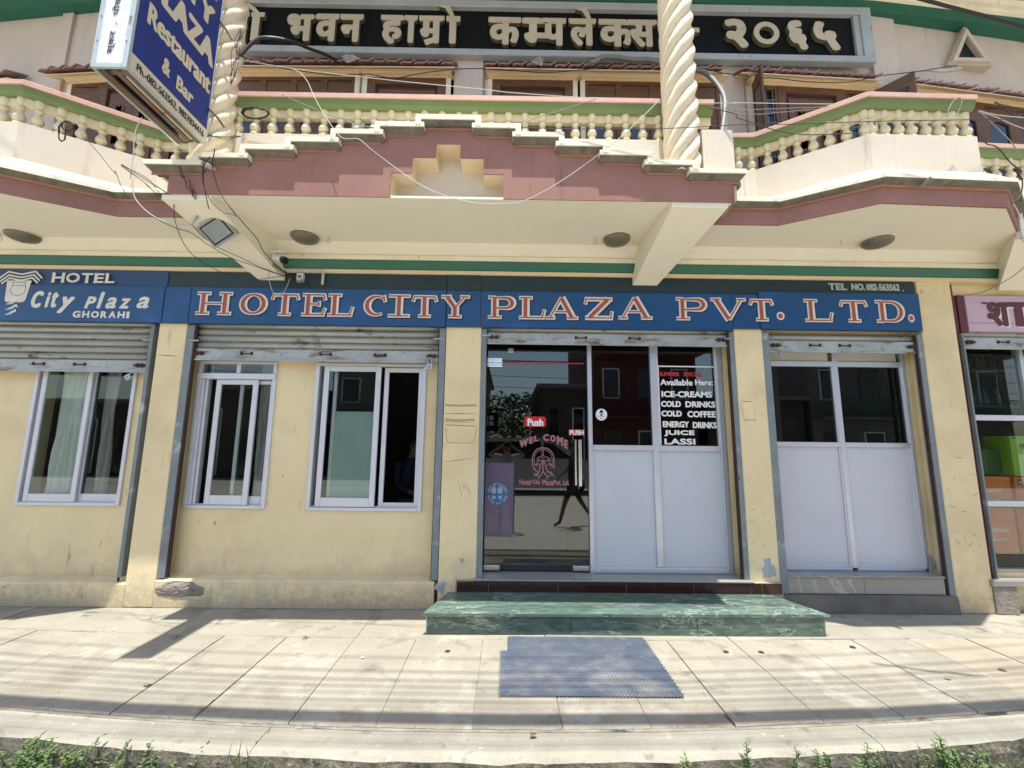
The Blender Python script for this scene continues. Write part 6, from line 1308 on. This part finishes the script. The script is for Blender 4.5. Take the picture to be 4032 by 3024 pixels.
# ================================================================== OVERHEAD STREET CABLES (above the picture, they stripe the pavement)
def street_cable(ys, r, z0, label, sag=.0):
    pts = []
    for i in range(-14,15):
        x = i*1.1; xx = min(abs(x),7); z = z0+.02*xx*xx*.5
        pts.append((x, ys+.0175*min(abs(x),6)**2-.205*z, z))
    tag(ob('street_cable', MB().tube(pts, r, 6, False), 'wire', None), label, 'cable', 'cables high above the pavement')
street_cable(2.570, .032, 5.0, 'thick bundled street cable above the pavement, the one nearest the wall of its pair'); street_cable(2.520, .030, 5.1, 'thick bundled street cable above the pavement, the one nearest the kerb of its pair')
for k, (ys, r, z) in enumerate(((3.02,.0075,5.7),(2.915,.009,6.2),(2.845,.008,5.9),(2.775,.007,6.4),(2.70,.009,5.6),(2.645,.007,6.1),(2.435,.008,5.9),(2.38,.0085,6.3),(2.34,.007,5.7),(3.20,.006,6.6),(3.74,.005,6.2))):
    street_cable(ys, r, z, 'street cable %s above the pavement' % ['first from the wall side','second from the wall side','third from the wall side','fourth from the wall side','fifth from the wall side','just behind the thick pair','just before the thick pair','second before the thick pair','nearest to the kerb','slack high up behind the others','closest to the building'][k])

# ================================================================== WEEDS
rnd = random.Random(5)
def weed(x, y, h, n, label, spread=.07, mats=('leaf','leaf2'), ll=.030, lw=.006):
    p = empty('weed_plant', label, 'weed', (x,y,-.20), 'weeds growing along the kerb')
    ms = MB(); m1 = MB(); m2 = MB(); stems = max(2, n//7)
    for s_ in range(stems):
        a = rnd.uniform(0,2*pi); r_ = spread*rnd.uniform(.2,1); hh = h*rnd.uniform(.55,1)
        bx, by = x+rnd.uniform(-.4,.4)*spread, y+rnd.uniform(-.3,.3)*spread
        pts = [(bx+r_*cos(a)*t**1.5, by+r_*sin(a)*t**1.5, -.20+hh*t) for t in (0,.25,.5,.75,1)]
        ms.tube(pts, .0022, 4)
        for k in range(16):
            t = .25+.75*k/15; i = min(3, int(t*4)); f = t*4-i; c = Vector(pts[i])*(1-f)+Vector(pts[min(4,i+1)])*f
            for sd in (0, pi):
                b_ = k*2.4+sd+rnd.uniform(-.5,.5); L_ = ll*rnd.uniform(.6,1.3); W_ = lw*rnd.uniform(.7,1.2); d = Vector((cos(b_),sin(b_),rnd.uniform(.1,.9))).normalized(); q = d.cross(Vector((0,0,1))).normalized(); up2 = q.cross(d)
                (m1 if rnd.random() < .65 else m2).add([c, c+d*L_*.45+q*W_-up2*.001, c+d*L_-up2*.006, c+d*L_*.45-q*W_-up2*.001, c+d*L_*.45+up2*.003], [(0,1,4),(1,2,4),(2,3,4),(3,0,4)])
    ob('stem', ms, 'stem', p); ob('leaves', m1, mats[0], p, kind='stuff'); ob('leaves', m2, mats[1], p, kind='stuff')
wl = [(60,.30,60,.15,'tallest part of the bushy weed clump in the lower left corner'),(200,.31,70,.13,'leafy middle of the weed clump in the lower left corner'),(350,.27,46,.10,'right side of the weed clump in the lower left corner'),(120,.25,60,.15,'low front of the weed clump in the lower left corner'),(480,.23,24,.09,'small weed just right of the lower left clump'),
 (597,.26,20,.06,'upright weed at the left kerb'),(740,.23,16,.08,'short weed left of the tall grass blades'),(900,.22,14,.07,'low weed left of the kerb joint'),(1040,.22,12,.07,'flat weed beside the kerb joint'),
 (1560,.22,10,.05,'single seedling below the middle of the kerb'),(2240,.21,9,.05,'tiny seedling in front of the mat'),
 (2736,.26,12,.03,'lone weed at the left end of the right hand row'),(2925,.29,34,.04,'tall narrow weed first in the right hand row'),(2985,.26,18,.04,'weed leaning beside the tall narrow one'),(3075,.26,18,.05,'third weed in the right hand row'),(3170,.28,40,.06,'bushy weed in the middle of the right hand row'),(3270,.29,30,.05,'weed with a bare stem in the right hand row'),(3330,.25,34,.08,'broad low weed in the right hand row'),
 (3420,.31,56,.07,'thickest weed of the right hand row below the kerb crack'),(3500,.26,34,.07,'weed just right of the kerb crack'),(3560,.27,18,.04,'slim weed right of the kerb crack'),(3640,.26,22,.06,'weed standing alone near the right kerb end'),(3780,.33,56,.07,'tall weed near the lower right corner'),(3900,.31,44,.08,'last bushy weed at the lower right corner'),(3980,.24,40,.12,'low creeping weed at the lower right')]
for p_, h, n, sp, lab in wl:
    x = (p_-2016)/1660*2.02; weed(x, min(kerb_y(x)-.05, 2.27), h*rnd.uniform(.86,.98), int(n*(.95 if p_ < 500 or p_ > 3700 else .65)), lab, sp)
m = MB()
for gx, gy, n in ((-1.27,2.25,9),(-1.25,2.24,5),(-1.83,2.2,8),(-1.52,2.2,6),(-.75,2.18,6),(.5,2.17,5),(2.0,2.25,8),(.75,2.16,6),(-2.3,2.2,8),(1.1,2.2,7),(2.5,2.3,8),(3.1,2.4,10)):
    for k in range(n):
        a = rnd.uniform(0,2*pi); hh = rnd.uniform(.16,.25) if gx != -1.27 else rnd.uniform(.22,.32); bx, by = gx+rnd.uniform(-.05,.05), gy+rnd.uniform(-.04,.04); b_ = rnd.uniform(.01,.07); wd = .0035
        P = [(bx+b_*cos(a)*t*t, by+b_*sin(a)*t*t, -.2+hh*(t-.25*t*t*b_/.07)) for t in (0,.4,.75,1)]
        m.add([(P[0][0]-wd,P[0][1],P[0][2]),(P[0][0]+wd,P[0][1],P[0][2]),(P[1][0]-wd,P[1][1],P[1][2]),(P[1][0]+wd,P[1][1],P[1][2]),(P[2][0]-wd*.6,P[2][1],P[2][2]),(P[2][0]+wd*.6,P[2][1],P[2][2]),P[3]], [(0,1,3,2),(2,3,5,4),(4,5,6)])
ob('grass', m, 'leaf', None, kind='stuff', label='thin grass blades along the foot of the kerb')
m = MB()
for k in range(1100):
    x = rnd.uniform(-3.6,3.8); y = kerb_y(x)-rnd.uniform(.0,.75)**1.3-.015; s_ = rnd.uniform(.004,.013); z = -.205+.04*(1-min(1,(kerb_y(x)-y)/.9)); a = rnd.uniform(0,pi)
    m.add([(x+s_*cos(a),y+s_*sin(a),z),(x-s_*sin(a),y+s_*cos(a),z),(x-s_*cos(a),y-s_*sin(a),z),(x+s_*sin(a),y-s_*cos(a),z),(x,y,z+s_*.9),(x,y,z-s_*.5)], [(0,1,4),(1,2,4),(2,3,4),(3,0,4),(0,1,5),(1,2,5),(2,3,5),(3,0,5)])
ob('gravel', m, 'rubble', None, kind='stuff', label='loose grit on the soil below the kerb')
# small weed tufts in the pavement joints, holes, crumbs
for x, y, lab in ((-2.52,3.48,'dry tuft in the pavement joint left of the light box shadow'),(-1.52,3.50,'dry tuft in the joint near the left wall')):
    m = MB()
    for k in range(14): a = rnd.uniform(0,2*pi); L_ = rnd.uniform(.02,.05); m.tube([(x,y,-.01),(x+L_*.5*cos(a),y+L_*.5*sin(a),.012),(x+L_*cos(a),y+L_*sin(a),.008)], .0012, 3)
    tag(ob('dry_tuft', m, pm('dry_grass',(.20,.18,.08),.8,.2,20), None), lab, 'tuft')
for x, y, lab in ((-.42,3.31,'dark drill hole in the slab left of the mat'),(1.62,3.33,'rusty hole in the slab right of the mat'),(1.88,3.33,'second rusty hole right of the mat'),(2.63,3.42,'hole in the slab before the right shop front')):
    m = MB(); m.lathe([(.020,.0012),(.017,.0022),(.010,.0015),(.001,.0012)], (x,y,-.001), 14); m.mat(0); o = ob('bolt_hole', m, 'rust', None); tag(o, lab, 'hole')
m = MB()
for k in range(420):
    x = rnd.uniform(-4,5); y = rnd.choice([rnd.uniform(2.5,3.55), 3.5+.03*max(0,abs(x)-.7)+rnd.uniform(-.02,.03), inner_y(x)+rnd.uniform(-.03,.03)]); s_ = rnd.uniform(.001,.0045)
    m.add([(x+s_,y,0),(x,y+s_,0),(x-s_,y,0),(x,y-s_,0),(x,y,s_)], [(0,1,4),(1,2,4),(2,3,4),(3,0,4)])
ob('debris', m, 'rubble', None, kind='stuff', label='crumbs and grit scattered over the pavement joints')
m = MB().tube(smooth([(3.10,2.66,.002),(3.02,2.62,.004),(3.05,2.585,.004),(3.16,2.60,.003)]), .0035, 5); tag(ob('bent_wire', m, 'rust', None), 'bent rusty wire lying on the pavement at the right edge', 'wire')

# ================================================================== ACROSS THE STREET (seen mirrored in the glass)
def far_house(name, label, x0, x1, y, z1, mat, floors, bays, extra=None, depth=9):
    h = empty(name, label, 'building', ((x0+x1)/2,-y,-.22))
    ob('wall', MB().box(x0,x1,-y-depth,-y,-.21,z1), mat, h); ob('roof_slab', MB().box(x0-.25,x1+.25,-y-depth-.2,-y+.35,z1+.001,z1+.18), 'bgrey', h)
    fh = (z1+.2)/floors
    for f in range(floors):
        for k in range(bays):
            a = x0+(x1-x0)*(k+.25)/bays; b = x0+(x1-x0)*(k+.75)/bays; c = -.2+fh*f+(.9 if f else .1); d = -.2+fh*f+fh*.78
            ob('window', MB().box(a,b,-y+.001,-y+.05,c,d), 'white' if (k+f)%2 else 'wood', h); ob('pane', MB().box(a+.07,b-.07,-y+.051,-y+.06,c+.07,d-.07), 'blueglass', h)
        if f: ob('balcony_slab', MB().box(x0,x1,-y+.01,-y+.9,-.2+fh*f-.12,-.2+fh*f), mat, h); m = MB(); m.box(x0,x1,-y+.84,-y+.88,-.2+fh*f+.85,-.2+fh*f+.90); [m.box(x0+.12*q,x0+.12*q+.02,-y+.85,-y+.87,-.2+fh*f,-.2+fh*f+.849) for q in range(int((x1-x0)/.12))]; ob('balcony_rail', m, 'bgreen' if extra == 'g' else 'maroon' if extra == 'r' else 'bgrey', h)
    return h
far_house('far_house','grey two storey house across the street',-9,-1.3,13,5.4,'bgrey',2,4)
far_house('far_house','low brown house at the far left across the street',-17,-9.6,12,4.0,'bbrown',1,4)
far_house('far_house','long low dark house farthest left across the street',-32,-17.6,12.5,3.3,'bbrown',1,7)
far_house('far_house','low brown shop directly across the street',1.7,4.2,13,4.4,'bbrown',1,2)
far_house('far_house','red house with balconies across the street',4.3,9.5,12.5,9.2,'bred',3,3,'r')
far_house('far_house','low dark house beyond the red one',10.2,15.2,13,3.9,'bbrown',1,3)
far_house('far_house','stone faced house across the street to the right',15.6,26,13,9.5,'bstone',3,5,'g')
hs_ = empty('hotel_board', 'black hotel board on the grey house across the street', 'sign', (-2.6,-12,3)); ob('board', MB().box(-4.6,-.5,-12.06,-11.99,2.1,3.0), 'boardblack', hs_)
FB = (Vector((0,-11.985,0)), Vector((-1,0,0)), Vector((0,0,1)), Vector((0,1,0))); m = MB(); put_text(m, 'HOTEL DON', (1.25,3.3,2.5,2.8), FB, .004, .1); 
for a in (.72,.98):
    for b in (2.4,2.66): m.box(-a-.2,-a,-11.985,-11.98,b,b+.2)
ob('lettering', m, 'ltel', hs_)
tr = empty('tree', 'leafy tree between the houses across the street', 'tree', (.3,-15.5,-.22))
ob('trunk', MB().tube([(.3,-15.5,-.22),(.35,-15.5,1.5),(.2,-15.4,3.0)], [.18,.14,.07], 8), 'wood', tr)
m = MB()
for k in range(2600):
    a, b_, r_ = rnd.uniform(0,2*pi), rnd.uniform(-1,1), rnd.random()**.5; c = (.3+1.7*r_*cos(a)*(1-.3*abs(b_)), -15.4+1.3*r_*sin(a), 3.0+1.2*b_*(1+.2*sin(a*3))); s_ = rnd.uniform(.05,.11); t_ = rnd.uniform(0,pi)
    m.add([(c[0]+s_*cos(t_),c[1]+s_*sin(t_),c[2]),(c[0],c[1],c[2]+s_),(c[0]-s_*cos(t_),c[1]-s_*sin(t_),c[2]-s_*.3)], [(0,1,2)])
ob('crown', m, 'leaf2', tr)
pl_ = empty('utility_pole', 'concrete utility pole with crossarms across the street', 'utility pole', (12.2,-10.5,-.22))
ob('pole', MB().tube([(12.2,-10.5,-.22),(12.2,-10.5,8.5)], [.16,.11], 10), 'bgrey', pl_)
m = MB(); [m.box(12.25,13.2,-10.54,-10.46,z,z+.07) for z in (5.4,6.6,7.6)]; m.box(13.1,13.18,-10.53,-10.47,5.4,7.6); ob('crossarm', m, 'pipe', pl_)
for k, z in enumerate((4.2,4.7,5.45,6.1,6.7,7.2,7.7)):
    tag(ob('far_wire', MB().tube([(x,-10.5+.0*x,z+.004*(x-12)**2*.3-.3) for x in range(-24,40,4)], .012, 4, False), 'wire', None), 'street wire %s on the far poles' % ['lowest','second lowest','third from the bottom','middle','third from the top','second highest','highest'][k], 'cable', 'street wires across the road')
# parked van: profile, windows, wheels
vn = empty('parked_van', 'silver van parked across the street behind the photographer', 'van', (.8,-7.2,-.22))
prof = [(-1.6,.12),(-1.62,.75),(-1.55,1.15),(-1.25,1.72),(-.9,1.84),(1.2,1.86),(1.75,1.70),(2.55,1.14),(3.15,.98),(3.32,.72),(3.34,.22),(3.1,.12)]
ob('body', MB().prism([(x,z-.12) for x,z in prof], -8.0, -6.35, 'y'), 'carpaint', vn)
m = MB(); m.prism([(-1.2,1.02),(-1.02,1.56),(-.1,1.60),(-.1,1.02)], -6.349,-6.338,'y'); m.prism([(0,1.02),(0,1.60),(1.15,1.60),(1.15,1.02)], -6.349,-6.338,'y'); m.prism([(1.25,1.02),(1.25,1.58),(1.62,1.50),(2.25,1.02)], -6.349,-6.338,'y'); ob('window', m, 'blueglass', vn)
for x in (-.75,2.35):
    w_ = ob('wheel', MB().tube([(x,-6.55,.10),(x,-6.33,.10)], .32, 22), 'tyre', vn); ob('rim', MB().tube([(x,-6.335,.10),(x,-6.322,.10)], .18, 16), 'alu', w_)
ob('bumper', MB().bev(3.2,3.42,-7.95,-6.4,.05,.28,.01), 'black', vn); ob('headlight', MB().box(3.0,3.30,-6.52,-6.34,.58,.74), 'lwhite', vn); ob('door_handle', MB().box(.85,1.0,-6.345,-6.325,.86,.89), 'chrome', vn)
# photographer (stands right behind the camera, arms raised) and a passer-by
ph = empty('person', 'photographer in a lilac shirt and dark trousers holding up a phone with both hands', 'person', (-.02,-.22,-.22))
J = {'pel':((-.02,-.30,.74),(.15,.11)),'waist':((-.02,-.30,.92),(.135,.10)),'chest':((-.02,-.30,1.14),(.165,.115)),'neck':((-.02,-.29,1.31),.055),'jaw':((-.02,-.265,1.385),(.076,.085)),'head':((-.02,-.27,1.455),(.095,.108)),'top':((-.02,-.28,1.525),(.072,.08)),
 'ls':((-.20,-.30,1.25),.058),'le':((-.36,-.16,1.28),.044),'lw':((-.17,-.055,1.42),.028),'lh':((-.12,-.045,1.455),(.034,.018)),'rs':((.16,-.30,1.25),.058),'re':((.32,-.16,1.28),.044),'rw':((.13,-.055,1.42),.028),'rh':((.09,-.045,1.455),(.034,.018)),
 'lhip':((-.11,-.30,.70),.092),'rhip':((.07,-.30,.70),.092),'lk':((-.13,-.28,.28),.062),'rk':((.09,-.28,.28),.062),'la':((-.14,-.30,-.12),.042),'ra':((.10,-.30,-.12),.042),'lt':((-.15,-.17,-.185),.034),'rtt':((.12,-.17,-.185),.034)}
fingers(J, E2 := [e for e in E_ if 'f' not in e[1][2:] and not e[1].endswith(('ta','tb'))], 'lh', (-.12,-.045,1.455), (.6,0,.7), (0,1,0)); fingers(J, E2, 'rh', (.09,-.045,1.455), (-.6,0,.7), (0,1,0))
o = body('body', {k:((v[0][0]+.02,v[0][1]+.22,v[0][2]+.22),v[1]) for k,v in J.items()}, E2, 'pel', ['skin','shirtl','trousers','shoe'], lambda c: 3 if c.z < .09 else (2 if c.z < .98 else (0 if (c.z > 1.555 or c.y > .08) else 1)), parent=ph)
head(ph, (-.02,-.27,1.455), (0,1,0))
tag(ob('phone', MB().bev(-.075,.075,-.040,-.030,1.44,1.515,.003), 'phone', None), 'black phone held up by the photographer', 'phone')
pw = empty('person', 'barefoot passer by in dark shorts striding past in the street', 'person', (1.05,-1.9,-.22))
J = {'pel':((1.06,-1.9,.74),(.14,.11)),'waist':((1.06,-1.9,.92),(.125,.10)),'chest':((1.08,-1.9,1.14),(.155,.115)),'neck':((1.09,-1.9,1.31),.052),'jaw':((1.08,-1.9,1.39),(.082,.076)),'head':((1.09,-1.9,1.46),(.105,.095)),'top':((1.09,-1.9,1.53),(.078,.072)),
 'ls':((1.08,-2.08,1.25),.055),'le':((1.25,-2.12,1.02),.04),'lw':((1.22,-2.10,.80),.028),'lh':((1.20,-2.1,.74),(.03,.018)),'rs':((1.08,-1.72,1.25),.055),'re':((.96,-1.66,1.02),.04),'rw':((.80,-1.68,.88),.028),'rh':((.75,-1.68,.84),(.03,.018)),
 'lhip':((1.06,-1.99,.70),.088),'rhip':((1.06,-1.81,.70),.088),'lk':((1.22,-1.99,.32),.058),'rk':((.88,-1.81,.30),.058),'la':((1.46,-1.99,-.02),.036),'ra':((.76,-1.81,-.13),.036),'lt':((1.42,-1.99,-.14),.028),'rtt':((.63,-1.81,-.19),.03)}
E3 = [e for e in E2 if 'h' not in e[0] or e[0] in ('chest','lhip','rhip')]; E3 = [e for e in E3 if e[0] in J and e[1] in J]
fingers(J, E3, 'lh', (1.20,-2.1,.74), (0,0,-1), (1,0,0)); fingers(J, E3, 'rh', (.75,-1.68,.84), (-.6,0,-.7), (0,1,0))
body('body', {k:((v[0][0]-1.05,v[0][1]+1.9,v[0][2]+.22),v[1]) for k,v in J.items()}, E3, 'pel', ['skin','shirtd','trousers'], lambda c: 0 if (c.z < .58 or c.z > 1.54 or (c.z < 1.2 and abs(c.y) > .19)) else (2 if c.z < 1.0 else 1), parent=pw)
head(pw, (1.09,-1.9,1.46), (-1,0,0)); pw.location = (1.40,-.75,-.22)

# cracks, scuffs and litter
rnd = random.Random(77)
def crack(pts, wd, name, label, y=None, parent=None, z=.0006):
    out = []
    for (a, b), (c, d) in zip(pts, pts[1:]):
        for k in range(6): t = k/6; out.append((a+(c-a)*t+rnd.uniform(-.004,.004), b+(d-b)*t+rnd.uniform(-.002,.002)))
    out.append(pts[-1]); m = MB(); fr = (Vector((0,0,z)), Vector((1,0,0)), Vector((0,1,0)), Vector((0,0,1)))
    ribbon(m, out, [wd*rnd.uniform(.3,1.2) for _ in out], fr, 0); o = ob(name, m, 'black', None); tag(o, label, 'crack'); return o
crack([(-1.235,2.47),(-1.23,2.42),(-1.252,2.38),(-1.245,2.36)], .004, 'crack', 'jagged crack across the kerb near the grass blades', z=-.0125)
crack([(1.93,2.53),(1.94,2.47),(1.955,2.43)], .003, 'crack', 'thin crack across the right part of the kerb', z=-.0115)
crack([(1.235,2.60),(1.24,2.55),(1.25,2.515)], .008, 'crack', 'short wide crack in the slab edge right of the mat')
crack([(-3.21,3.0),(-3.20,3.2),(-3.20,3.45)], .004, 'crack', 'long crack in the slab at the left edge')
crack([(-1.70,2.56),(-1.69,2.75),(-1.688,2.9)], .005, 'crack', 'open crack running along a joint left of the centre')
mb = MB(); D2 = FR(4.2676)
def sc2(x, z, dx, dz, wd): ribbon(mb, [(x,z),(x+dx*.5,z+dz*.5+.004),(x+dx,z+dz)], [wd*.4,wd,wd*.3], D2, 0)
for k in range(38):
    x = rnd.choice([rnd.uniform(.88,1.43), rnd.uniform(1.54,2.10), rnd.uniform(2.63,3.30), rnd.uniform(3.41,4.02)]); z = .35+rnd.random()**1.8*1.0
    sc2(x, z, rnd.uniform(-.05,.05), rnd.uniform(-.02,.02), rnd.uniform(.0008,.0025))
ob('scuff_mark', mb, pm('panel_scuff',(.30,.29,.27),.6,.2,20), df, kind='stuff')
for k, (x, y, c, lab) in enumerate(((-1.0,3.2,'paper','scrap of pale paper on the slab left of the step'),(2.9,2.98,'tile','reddish fragment on the slab before the right shop front'),(-2.2,2.85,'tile','small brick chip on the left slabs'),(2.52,3.60,'paper','crumpled foil beside the end of the step'),(.15,2.42,'wood','dry leaf scrap on the kerb'),(3.4,3.1,'wood','dry leaf on the stained slab'))):
    m = MB(); s_ = .016+.006*(k%3); a = rnd.uniform(0,3); V = [(x+s_*q*cos(a+t), y+s_*.7*q*sin(a+t), .002+.006*rnd.random()) for t, q in ((0,1),(1.2,.8),(2.2,1.1),(3.3,.7),(4.3,1),(5.4,.85))]; V.append((x,y,.010)); m.add(V, [(i,(i+1)%6,6) for i in range(6)])
    tag(ob('litter_scrap', m, c, None), lab, 'litter')
